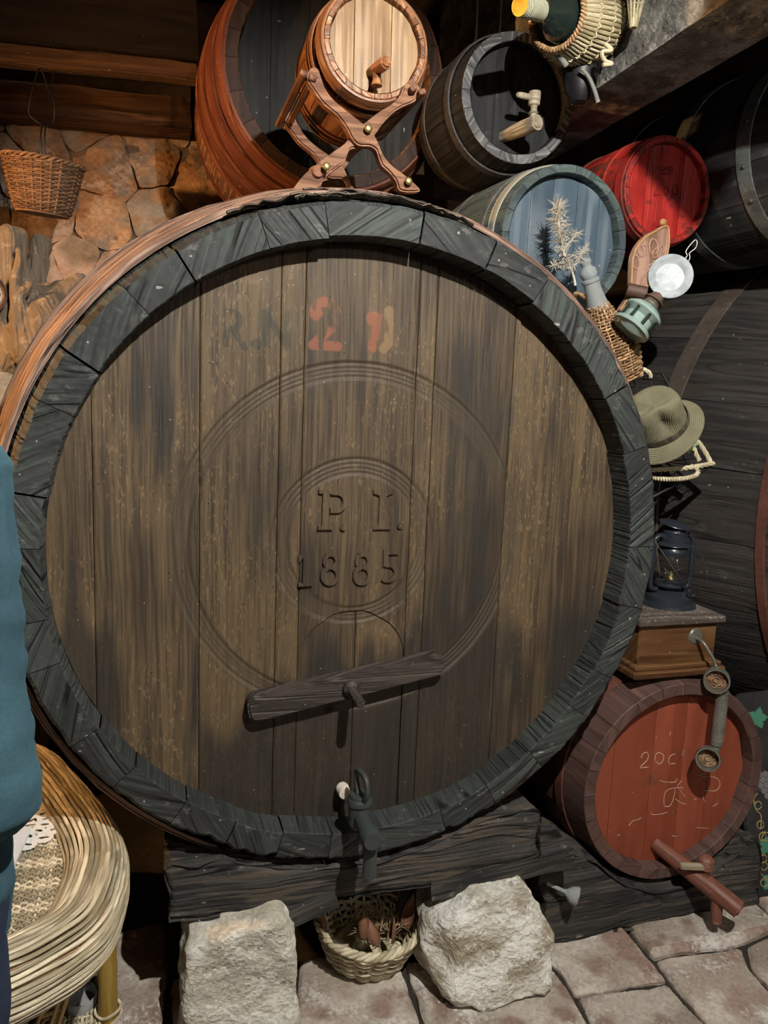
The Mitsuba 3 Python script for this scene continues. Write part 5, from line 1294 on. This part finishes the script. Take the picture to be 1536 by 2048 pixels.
solo('wooden_pin', MB((zto((.7, .1, -.55)), np.array([.535, .3, 2.39]))).lathe([(0, 0), (.008, 0), (.008, .045), (0, .045)][::-1], 12), 'mat_horn', 'short grey wooden pin under the demijohn', 'pin')
bl_ = thing('black_bundle', 'black bag-like bundle hanging under the demijohn', 'bundle')
put('bag', MB((ID, np.array([.645, .36, 2.30]))).lathe([(0, 0), (.02, .002), (.04, .03), (.05, .09), (.04, .16), (.018, .2), (.012, .23), (0, .23)][::-1], 20), 'mat_blackwire', bl_)
put('cord', MB().tube(np.array([(.645, .36, 2.52), (.65, .36, 3.14)]), .004, 6), 'mat_blackwire', bl_)
# ------------------------------------------------------------------ left: hanging basket, root on its pillar
mat('brownosier', wood((.09, .045, .024), (.2, .11, .058), (.25, .145, .08), su=8, sv=60, tone=.35), .7, .3)
HB = (rotx(.1) @ roty(.06), np.array([-.822, 1.40, 2.075]))
hb = thing('hanging_basket', 'brown wicker basket hanging from a wire hook before the rubble wall', 'basket')
rz = lambda s: (.086 + .042 * s ** .8, .004 + .165 * s)
put('weave', weave(MB(HB), rz, 26, 25, .0035, .0036, seed=6), 'mat_brownosier', hb, kind='stuff')
put('stakes', stakes(MB(HB), rz, 25, .0042), 'mat_brownosier', hb, kind='stuff')
put('rim', braid(MB(HB), .129, .168, .0045, 18, 2), 'mat_brownosier', hb)
put('base', MB(HB).lathe([(0, .004), (.086, .004), (.086, -.003), (0, -.003)][::-1], 32), 'mat_brownosier', hb)
W = np.array([-.81, 1.40, 2.245])
hk = [spline([W + q for q in np.array([(.0, -.1, -.02), (.0, -.1, .05), (.0, -.06, .1), (-.005, -.02, .115), (-.045, 0, .15), (-.04, 0, .2), (-.02, .02, .29), (-.01, .03, .31), (.0, .03, .29), (.015, .02, .24), (.02, .01, .2)])], 5),
      spline([W + q for q in np.array([(.012, -.1, -.02), (.012, -.1, .05), (.012, -.06, .1), (.015, -.02, .115), (.03, 0, .135), (.035, 0, .19), (.02, .02, .25), (.03, .04, .30), (.03, .06, .42)])], 5)]
for q in hk: put('wire_hook', MB().tube(q, .0028, 6), 'mat_blackwire', hb)

mat('root', wood((.13, .1, .07), (.19, .145, .105), None, su=4, sv=160, blot=14, tone=.1, crack=.25, ck=40, wear=(.27, .22, .165), wthr=.6, wsc=30), .85, .15, BW, .004)
mat('greystone', blotch([(.13, .13, .105), (.24, .235, .2)], 6, 90, per=False), .95, .1, BS, .004)


def hullchain(joints, links, res=.012, taub=12):
    """tapered limbs: every link is the hull of the balls at its two joints; all joined and smoothed into one skin"""
    parts = []
    for a, b in links:
        (pa, ra), (pb, rb) = joints[a], joints[b]
        s = [manifold3d.Manifold.sphere(r, 16).translate([float(v) for v in p_]) for p_, r in ((pa, ra), (pb, rb))]
        parts.append(manifold3d.Manifold.batch_hull(s))
    m = manifold3d.Manifold.batch_boolean(parts, manifold3d.OpType.Add).refine_to_length(res)
    q = m.to_mesh(); t = trimesh.Trimesh(q.vert_properties[:, :3], q.tri_verts); t.merge_vertices()
    trimesh.smoothing.filter_taubin(t, iterations=taub)
    return t


J = {0: ((-.93, 1.22, 1.55), .10), 1: ((-.92, 1.22, 1.75), .075), 2: ((-.895, 1.2, 1.95), .05), 3: ((-.83, 1.24, 1.84), .035), 4: ((-.815, 1.26, 1.95), .032), 5: ((-.76, 1.2, 1.77), .05), 6: ((-.69, 1.2, 1.83), .03),
     7: ((-.79, 1.15, 1.68), .085), 8: ((-.84, 1.12, 1.60), .06), 9: ((-.72, 1.2, 1.66), .05), 10: ((-.87, 1.12, 1.76), .022), 11: ((-.83, 1.1, 1.80), .012), 12: ((-.86, 1.12, 1.9), .012), 13: ((-.67, 1.18, 1.74), .02)}
t = hullchain(J, [(0, 1), (1, 2), (1, 3), (3, 4), (1, 5), (5, 6), (0, 7), (7, 5), (7, 8), (7, 9), (8, 10), (10, 11), (10, 12), (9, 13)], .014, 6)
V = np.array(t.vertices); N = np.array(t.vertex_normals); t.vertices = V + N * (.028 * nz(V * [1.5, 1, .6], 22, 3, 4) + .012 * nz(V * [2, 1, .3], 55, 5, 3))[:, None]
solo('driftwood_root', MB().tri(t, None, grain=2), 'mat_root', 'gnarled grey-brown driftwood root beside the great cask, below the hanging basket', 'driftwood')
solo('stone_post', rock([(-1.22, 1.08, 0), (-.87, 1.08, 0), (-1.22, 1.74, 0), (-.87, 1.74, 0), (-1.2, 1.1, 1.54), (-.87, 1.1, 1.52), (-1.2, 1.72, 1.54), (-.87, 1.72, 1.52)], .02, 33, res=.035), 'mat_greystone', 'grey-green stone post carrying the driftwood root', 'stone')
mat('disc', blotch([(.3, .27, .22), (.45, .42, .37)], 20, 200, per=False), .6, .3)
dk = thing('round_plaque', 'small round plaque with a brown rim at the left edge beside the root', 'plaque')
dR = (zto((.35, -.93, .05)), np.array([-.96, 1.10, 1.765]))
put('face', MB(dR).lathe([(0, .008), (.05, .008), (.052, .0), (0, -.004)][::-1], 32), 'mat_disc', dk)
put('rim', MB(dR).lathe([(.05, .0), (.05, .012), (.055, .016), (.064, .012), (.066, .0), (.05, -.004)][::-1], 40), 'mat_bungwood', dk)
for a in np.linspace(0, 6.28, 12, endpoint=False):
    th = np.linspace(0, 2 * math.pi, 10, endpoint=False)
    put('ring_mark', MB(dR).tube(np.stack([.038 * math.cos(a) + .006 * np.cos(th), .038 * math.sin(a) + .006 * np.sin(th), 0 * th + .0085], -1), .0012, 4, closed=True), 'mat_bungwood', dk)

# ------------------------------------------------------------------ wicker chair at the lower left
OUT = smooth_poly([(-.741, .57), (-.66, .42), (-.591, .26), (-.545, .135), (-.52, .006), (-.53, -.132), (-.562, -.23), (-.64, -.303), (-.74, -.35), (-.9, -.39), (-1.1, -.37), (-1.28, -.25), (-1.36, 0), (-1.34, .3), (-1.22, .52), (-1.02, .62), (-.86, .63)], 8)
OUT = OUT[np.r_[0:len(OUT)]]
OG = Polygon(OUT).buffer(0)


def offset_ring(d, n=260):
    g = OG.buffer(-d); e = g.exterior
    if not e.is_ccw: e = e.reverse() if hasattr(e, 'reverse') else LineString(list(e.coords)[::-1])
    # start from the same bearing so that rings line up
    q = np.array([e.interpolate(k / n, normalized=True).coords[0] for k in range(n)]); k0 = np.argmax(q[:, 0]); return np.roll(q, -k0, 0)


mat('greywillow', wood((.27, .225, .14), (.54, .475, .33), (.66, .575, .42), su=8, sv=60, tone=.45), .6, .35)
mat('goldwillow', wood((.2, .13, .05), (.42, .3, .13), None, su=8, sv=60, tone=.45), .6, .35)
mat('bamboo', wood((.22, .13, .025), (.42, .28, .06), (.3, .2, .05), su=3, sv=60, tone=.1), .45, .45, BW, .0006)
wc = thing('wicker_chair', 'round-seated wicker chair with a thick rolled edge at the lower left', 'chair')


def zone(y): return 0


zones = [MB()]


def strand(P, r, closed=False, uo=0., sides=5):
    """a cane of the weave"""
    P = np.vstack([P, P[:1]]) if closed else P
    z = np.array([zone(y) for y in P[:, 1]]); cuts = np.r_[0, np.nonzero(np.diff(z))[0] + 1, len(P)]
    for a, b in zip(cuts[:-1], cuts[1:]):
        q = P[a:min(b + 1, len(P))]
        if len(q) > 2: zones[z[a]].tube(q, r, sides, caps=False, uo=uo)


# rolled edge: canes running round the rim over a half-round core
rs = np.random.RandomState(15); M_ = 27
for k in range(M_):
    f = k / (M_ - 1); a = -.35 + f * (math.pi + 1.15); d = .064 + .068 * math.cos(a); z = .446 + .068 * math.sin(a)
    ring = offset_ring(max(d, .001)); s = np.linspace(0, 6.283, len(ring), endpoint=False)
    wob = .0016 * np.sin(s * 9 + k * 1.9) + .001 * np.sin(s * 23 + k)
    P = np.c_[ring, z + wob]; strand(P, .0058 * rs.uniform(.85, 1.1), True, uo=10. * (k % 9))
core = [np.c_[offset_ring(max(.064 + .062 * math.cos(a), .001), 120), np.full(120, .446 + .062 * math.sin(a))] for a in np.linspace(-.6, math.pi + .9, 12)]
core = np.stack([np.vstack([c_, c_[:1]]) for c_ in core], 0)
put('roll_core', MB().grid(core, closed=True), 'mat_osier', wc)
# woven seat
GI = OG.buffer(-.1); import shapely
xs = np.arange(-1.3, -.56, .0125); ysw = np.arange(-.34, .6, .0085)
for i, x in enumerate(xs):
    c_ = GI.intersection(LineString([(x, -2), (x, 2)]))
    if c_.is_empty or c_.geom_type != 'LineString': continue
    (xa, ya), (xb, yb) = c_.coords[0], c_.coords[-1]; y = np.linspace(ya, yb, 60); strand(np.c_[np.full(60, x), y, np.full(60, .4715)], .0035, uo=10. * (i % 7), sides=4)
for j, y in enumerate(ysw):
    c_ = GI.intersection(LineString([(-3, y), (1, y)]))
    if c_.is_empty or c_.geom_type != 'LineString': continue
    x = np.arange(c_.bounds[0], c_.bounds[2], .00625)
    if len(x) < 4: continue
    ph = (x + 1.3) / .0125 * math.pi + math.pi * j
    zones[zone(y)].tube(np.c_[x, np.full(len(x), y) + .0006 * np.sin(ph * .31), .4715 + .0052 * np.cos(ph)], .0038 * rs.uniform(.85, 1.1), 4, caps=False, uo=10. * (j % 9))
put('weave', zones[0], 'mat_greywillow', wc, kind='stuff')
# woven skirt drawn in towards the floor, and the cane legs
mb = MB()
for k in range(30):
    f = k / 29; d = .06 + .12 * f ** .8; ring = offset_ring(d, 220); s = np.arange(220)
    w = .005 * np.cos(s * math.pi / 2 + math.pi * k); c0 = ring.mean(0); n_ = ring - c0; n_ /= np.linalg.norm(n_, axis=1, keepdims=True)
    mb.tube(np.c_[ring + n_ * w[:, None], np.full(220, .43 - .40 * f) + .004 * np.sin(s * .06 + k)], .0052, 4, closed=True, uo=10. * (k % 9))
put('skirt', mb, 'mat_goldwillow', wc, kind='stuff')
mb = MB()
A_, B_ = offset_ring(.06, 55), offset_ring(.18, 55)
for a, b in zip(A_, B_): mb.tube(np.array([[*a, .43], [*(.5 * a + .5 * b), .22], [*b, .0]]), .0042, 4)
put('skirt_stakes', mb, 'mat_goldwillow', wc, kind='stuff')
for x, y in ((-.572, .115), (-.97, -.31), (-1.29, .0), (-1.12, .5)):
    lg = put('leg', MB().lathe([(0, 0), (.024, .0), (.023, .02), (.0215, .1), (.023, .14), (.0215, .16), (.021, .30), (.0225, .315), (.021, .33), (.021, .44), (0, .44)][::-1], 18, (x, y, 0), vgrain=True), 'mat_bamboo', wc, 'yellow bamboo leg')
    for z in (.012, .03, .38, .40):
        th = np.linspace(0, 2 * math.pi, 18, endpoint=False)
        put('binding', MB().tube(np.stack([x + (.027 + .004 * np.sin(th * 2 + z * 90)) * np.cos(th), y + .027 * np.sin(th), z + .008 * np.sin(th + z * 40)], -1), .004, 5, closed=True), 'mat_greywillow', lg)

# doily and booklet on the seat
mat('lace', (.72, .73, .7), .9, .1); mat('paper', (.62, .66, .7), .6, .3)
dl = []; cx0, cy0 = -.772, .195
for k in range(16):
    a = k / 16 * 2 * math.pi; q = Point(cx0 + .097 * math.cos(a), cy0 + .097 * math.sin(a)); dl.append(q.buffer(.0205).difference(affinity.rotate(affinity.scale(q.buffer(.009), 1.3, .6), a / D2R + 45)))
    b = a + math.pi / 16; q2 = Point(cx0 + .066 * math.cos(b), cy0 + .066 * math.sin(b)); dl.append(affinity.rotate(affinity.scale(q2.buffer(.016), 1.3, .8), b / D2R).difference(affinity.rotate(affinity.scale(q2.buffer(.008), 1.2, .7), b / D2R)))
    for e in range(5): dl.append(Point(cx0 + .0185 * math.cos(a + (e - 2) * .55) + .097 * math.cos(a), cy0 + .0185 * math.sin(a + (e - 2) * .55) + .097 * math.sin(a)).buffer(.0034))
dl.append(Point(cx0, cy0).buffer(.084).difference(Point(cx0, cy0).buffer(.077))); dl.append(Point(cx0, cy0).buffer(.056).difference(Point(cx0, cy0).buffer(.046)))
for k in range(10):
    a = k / 10 * 2 * math.pi; dl.append(LineString([(cx0 + .01 * math.cos(a), cy0 + .01 * math.sin(a)), (cx0 + .05 * math.cos(a), cy0 + .05 * math.sin(a))]).buffer(.004))
solo('lace_doily', MB().extrude(unary_union(dl), .0018, pos=(0, 0, .4815)), 'mat_lace', 'white lace doily lying on the wicker seat', 'doily')
bk_ = thing('booklet', 'white booklet lying on the wicker seat in front of the doily', 'booklet')
put('pages', MB().box((.2, .24, .012), (-.845, .045, .4915), rotz(-.10) @ roty(.02), bevel=.001), 'mat_paper', bk_)
put('cover', MB().box((.204, .244, .0012), (-.845, .045, .4985), rotz(-.10) @ roty(.02), bevel=.0004), 'mat_paper', bk_)

# things on the floor beside the chair
mat('tinware', blotch([(.3, .31, .32), (.42, .43, .44)], 30, 150, wear=(.14, .13, .12), wthr=.66, per=False, fineamt=.3), .35, .5)
solo('tin_cup', MB((rotx(.12), np.array([-.637, .165, .012]))).lathe([(0, .004), (.034, .004), (.0355, .034), (.0375, .036), (.038, .033), (.036, .0), (0, .0)][::-1], 28), 'mat_tinware', 'small open tin cup on the floor beside the bamboo leg', 'cup')
mat('darkboard', wood((.04, .024, .018), (.11, .07, .055), None, su=3, sv=60, tone=.3), .7, .3)
for k, (c_, d, s, lab) in enumerate((((-.715, .23, .12), (.45, -.25, -.55), (.20, .055, .014), 'dark round-ended board leaning under the wicker chair behind the tin cup'), ((-.695, .155, .10), (.3, -.12, -.75), (.24, .016, .014), 'thin dark stick leaning under the wicker chair'), ((-.76, .15, .08), (.05, -.1, -.9), (.2, .03, .014), 'dark batten leaning under the wicker chair near its skirt'))):
    R_ = zto(d)
    g = sbox(-s[1] / 2, -s[0] / 2, s[1] / 2, s[0] / 2).buffer(.0) if k else sbox(-s[1] / 2 + .015, -s[0] / 2 + .015, s[1] / 2 - .015, s[0] / 2 - .015).buffer(.015)
    Rm = np.stack([R_[:, 0], R_[:, 2], np.cross(R_[:, 0], R_[:, 2])], 1)
    solo('board', MB().extrude(g, s[2], Rm, c_, grain=1, bevel=.002, uo=k * 10), 'mat_darkboard', lab, 'board', 'boards under the wicker chair')
mb = MB()
for j in range(9):
    y = np.linspace(-.055, .055, 40); x = -.04 + .01 * j
    mb.tube(np.c_[np.full(40, -.63 + x), .10 + y, .008 + .003 * np.cos(y / .011 * math.pi + math.pi * j)], .0045, 5, uo=10. * j)
for i in range(6): mb.tube(np.array([(-.68, .055 + .018 * i, .008), (-.58, .055 + .018 * i, .008)]), .003, 5)
solo('straw_mat', mb, 'mat_greywillow', 'scrap of woven straw matting on the floor in front of the tin cup', 'mat', kind='thing')

# ------------------------------------------------------------------ the visitor at the left edge
mat('skin', (.45, .27, .2), .6, .35); mat('hairbrown', wood((.03, .02, .013), (.075, .05, .035), None, su=5, sv=200, tone=.1), .6, .3)
mat('jacket', blotch([(.02, .05, .068), (.028, .068, .09)], 9, 260, per=False, fineamt=.35), .9, .15)
mat('navy', blotch([(.007, .013, .03), (.012, .02, .042)], 9, 260, per=False, fineamt=.4), .9, .15)
mat('shoe', (.03, .025, .022), .5, .4)
PX, PY = -.845, -.66


def q3(x, y, z): return np.array([PX + x, PY + y, z])


pn = thing('person', 'person in a teal jacket and navy trousers standing at the left edge', 'person')


def hand(wrist, d, up, side, scale=1.):
    """joints of palm, four fingers and a thumb"""
    d = d / np.linalg.norm(d); up = up - (up @ d) * d; up /= np.linalg.norm(up); s = np.cross(d, up) * side; J, L = {}, []
    J['w'] = (wrist, .026); J['p'] = (wrist + d * .05, .03)
    L.append(('w', 'p'))
    for k, (o, ln) in enumerate(((-.03, .066), (-.01, .076), (.01, .07), (.028, .054))):
        b = wrist + d * .088 + s * o; c1 = b + d * ln * .5 - up * .006; c2 = b + d * ln * .92 - up * .024
        J[f'k{k}'] = (b, .0105); J[f'm{k}'] = (c1, .009); J[f't{k}'] = (c2, .0075); L += [('p', f'k{k}'), (f'k{k}', f'm{k}'), (f'm{k}', f't{k}')]
    J['h1'] = (wrist + d * .035 - s * .034, .012); J['h2'] = (wrist + d * .065 - s * .05 - up * .012, .010); J['h3'] = (wrist + d * .09 - s * .052 - up * .024, .0085); L += [('p', 'h1'), ('h1', 'h2'), ('h2', 'h3')]
    return J, L


JB = {'pelvis': (q3(0, 0, .93), .12), 'hipL': (q3(-.09, 0, .9), .1), 'hipR': (q3(.09, 0, .9), .1), 'belly': (q3(0, .01, 1.08), .108), 'chest': (q3(0, 0, 1.26), .115), 'chL': (q3(-.09, 0, 1.3), .085), 'chR': (q3(.09, 0, 1.3), .085), 'neck0': (q3(0, -.01, 1.42), .05), 'neck1': (q3(0, .005, 1.5), .052),
      'skull': (q3(0, .01, 1.63), .085), 'jaw': (q3(0, .055, 1.555), .046), 'brow': (q3(0, .05, 1.63), .062), 'nose': (q3(0, .125, 1.602), .011), 'bridge': (q3(0, .105, 1.635), .012), 'earL': (q3(-.083, .005, 1.61), .013), 'earR': (q3(.083, .005, 1.61), .013),
      'shL': (q3(-.172, 0, 1.39), .055), 'shR': (q3(.15, 0, 1.39), .055), 'elL': (q3(-.215, -.03, 1.11), .044), 'wrL': (q3(-.22, .05, .88), .028), 'elR': (q3(.18, -.045, 1.085), .04), 'wrR': (q3(.15, .105, .985), .027),
      'knL': (q3(-.1, .02, .49), .058), 'knR': (q3(.105, .03, .49), .058), 'anL': (q3(-.1, -.02, .09), .04), 'anR': (q3(.11, -.01, .09), .04), 'toL': (q3(-.11, .12, .035), .03), 'toR': (q3(.13, .13, .035), .03), 'heL': (q3(-.1, -.05, .035), .03), 'heR': (q3(.11, -.04, .035), .03)}
LB_ = [('pelvis', 'hipL'), ('pelvis', 'hipR'), ('pelvis', 'belly'), ('belly', 'chest'), ('chest', 'chL'), ('chest', 'chR'), ('chL', 'chR'), ('chest', 'neck0'), ('neck0', 'neck1'), ('neck1', 'skull'), ('skull', 'brow'), ('brow', 'jaw'), ('neck1', 'jaw'), ('bridge', 'nose'), ('brow', 'bridge'), ('skull', 'earL'), ('skull', 'earR'),
       ('chL', 'shL'), ('chR', 'shR'), ('neck0', 'shL'), ('neck0', 'shR'), ('shL', 'elL'), ('elL', 'wrL'), ('shR', 'elR'), ('elR', 'wrR'), ('hipL', 'knL'), ('knL', 'anL'), ('hipR', 'knR'), ('knR', 'anR'), ('anL', 'toL'), ('anR', 'toR'), ('anL', 'heL'), ('anR', 'heR'), ('heL', 'toL'), ('heR', 'toR')]
for nm, wr, d, up, sd in (('L', 'wrL', np.array([0, .15, -1.]), np.array([-1., 0, 0]), 1), ('R', 'wrR', np.array([-.35, .5, -.8]), np.array([1., .3, 0]), -1)):
    HJ, HL = hand(JB[wr][0], d, up, sd)
    for k_, v_ in HJ.items(): JB[nm + k_] = v_
    LB_ += [(nm + a, nm + b) for a, b in HL] + [(wr, nm + 'w')]
put('body', MB().tri(hullchain(JB, LB_, .011, 8), None, grain=2), 'mat_skin', pn)
for s in (-1, 1):
    put('eye', MB().ball(q3(s * .031, .112, 1.628), .0105, 2), 'mat_paper', pn)
put('mouth', MB().tube(spline([q3(-.022, .099, 1.565), q3(0, .107, 1.563), q3(.022, .099, 1.565)], 4), .004, 6), mat('lips', (.35, .14, .12), .5, .4) or 'mat_lips', pn)
HJ = {0: (q3(0, -.012, 1.645), .093), 1: (q3(0, .035, 1.685), .062), 2: (q3(-.03, -.03, 1.59), .075), 3: (q3(.03, -.03, 1.59), .075)}
t = hullchain(HJ, [(0, 1), (0, 2), (0, 3)], .01, 6); t.vertices = np.array(t.vertices) + np.array(t.vertex_normals) * (.008 * nz(np.array(t.vertices) * [3, 3, .6], 40, 2))[:, None]
put('hair', MB().tri(t, None, grain=2), 'mat_hairbrown', pn)
JJ = {'w': (q3(0, .005, .93), .142), 'wL': (q3(-.1, 0, .90), .108), 'wR': (q3(.103, 0, .90), .108), 'b': (q3(0, .015, 1.1), .137), 'c': (q3(0, 0, 1.27), .142), 'cL': (q3(-.095, 0, 1.3), .108), 'cR': (q3(.095, 0, 1.3), .108), 'n': (q3(0, -.01, 1.435), .074), 'n2': (q3(0, -.005, 1.47), .068),
      'sL': (q3(-.175, 0, 1.395), .074), 'sR': (q3(.155, 0, 1.385), .072), 'eL': (q3(-.215, -.03, 1.11), .062), 'fL': (q3(-.222, .04, .90), .05), 'eR': (q3(.182, -.045, 1.085), .062), 'eR2': (q3(.196, -.05, 1.04), .058), 'fR': (q3(.15, .105, .985), .06), 'pk': (q3(.13, .1, .93), .06), 'hR': (q3(.14, .02, .85), .07), 'hL': (q3(-.13, .02, .85), .08)}
t = hullchain(JJ, [('w', 'wL'), ('w', 'wR'), ('w', 'b'), ('b', 'c'), ('c', 'cL'), ('c', 'cR'), ('c', 'n'), ('n', 'n2'), ('n', 'sL'), ('n', 'sR'), ('cL', 'sL'), ('cR', 'sR'), ('sL', 'eL'), ('eL', 'fL'), ('sR', 'eR'), ('eR', 'eR2'), ('eR2', 'fR'), ('eR', 'fR'), ('fR', 'pk'), ('wR', 'hR'), ('wL', 'hL'), ('wR', 'pk')], .011, 8)
V = np.array(t.vertices); N = np.array(t.vertex_normals)
fold = .004 + .015 * nz(V * [1, 1, 2.2], 9, 4, 2) + .012 * nz(V * [.8, .8, 3.2] + 2 * V[:, [2]] * [1, 0, 0], 15, 7, 2)
t.vertices = V + N * fold[:, None]
put('jacket', MB().tri(t, None, grain=2), 'mat_jacket', pn, 'teal fabric jacket')
JT = {'p': (q3(0, 0, .93), .132), 'hL': (q3(-.092, 0, .88), .112), 'hR': (q3(.098, 0, .88), .112), 'tL': (q3(-.1, .01, .68), .094), 'tR': (q3(.104, .01, .68), .094), 'kL': (q3(-.1, .02, .49), .076), 'kR': (q3(.105, .03, .49), .076), 'aL': (q3(-.1, -.015, .1), .062), 'aR': (q3(.11, -.005, .1), .062)}
t = hullchain(JT, [('p', 'hL'), ('p', 'hR'), ('hL', 'tL'), ('tL', 'kL'), ('kL', 'aL'), ('hR', 'tR'), ('tR', 'kR'), ('kR', 'aR')], .014, 8)
V = np.array(t.vertices); t.vertices = V + np.array(t.vertex_normals) * (.012 * nz(V * [1, 1, .7], 14, 9, 2))[:, None]
put('trousers', MB().tri(t, None, grain=2), 'mat_navy', pn, 'dark navy trousers')
for s in ('L', 'R'):
    a, o_, h_ = JB['an' + s][0], JB['to' + s][0], JB['he' + s][0]
    t = hullchain({0: (h_ + [0, 0, .006], .040), 1: (o_ + [0, 0, .004], .038), 2: (a - [0, 0, .02], .046)}, [(0, 1), (0, 2), (1, 2)], .012, 6); v = np.array(t.vertices); v[:, 2] = np.maximum(v[:, 2], .004); t.vertices = v
    put('shoe', MB().tri(t, None), 'mat_shoe', pn)
# ------------------------------------------------------------------ the lamps themselves
mat('tin', (.3, .3, .3), .4, .5, metallic=.6)


def lamp(pos, radiance, r, aim, label, shade=True, nm='ceiling_spot_lamp'):
    R = zto(aim); t = thing(nm, label, 'lamp')
    if shade:
        put('shade', MB((R, np.asarray(pos))).lathe([(.03, -.11), (.05, -.1), (.085, .0), (.121, .13), (.118, .131), (.082, .0), (.047, -.096), (.0, -.1)], 32), 'mat_tin', t)
    top = np.asarray(pos, float) - R[:, 2] * (.1 if shade else r * .9)
    put('rod', MB().tube([top, (top[0], top[1], ZC - .01)], .008, 8), 'mat_tin', t)
    key = numbered('bulb', t); m = trimesh.creation.icosphere(subdivisions=3, radius=r); m.apply_translation(pos)
    scene[key] = mikit.ply(m, None, smooth=True, emitter={'type': 'area', 'radiance': rgb(*radiance)})


lamp(SPOT, SPOT_RADIANCE, .014, (.12, 1.45, -1.35), 'tin shaded spot lamp hanging above the visitors')
lamp(WARM, WARM_RADIANCE, .035, (1, .22, -.22), 'tin shaded warm lamp on a rod by the left wall', nm='warm_wall_lamp')
lamp(REAR, REAR_RADIANCE, .12, (0, 0, -1), 'round frosted globe lamp at the back of the room', shade=False, nm='globe_lamp')
# a slanting batten under the ceiling, out of the frame: its shadow crosses the red keg
bt = thing('hanging_batten', 'slanting wooden batten hung from the ceiling on an iron rod', 'batten')
u_ = np.array([.496 - .409, 0, 2.38 - 2.44]); u_ /= np.linalg.norm(u_); w_ = np.array([-u_[2], 0, u_[0]])
put('board', MB().box((.13, .02, .062), np.array([.455, -.75, 2.409]) + w_ * .031, np.stack([u_, [0, 1, 0], w_], 1), bevel=.003), 'mat_char', bt)
put('rod', MB().tube(np.array([(.47, -.75, 2.44), (.47, -.75, 3.14)]), .004, 6), 'mat_iron', bt)
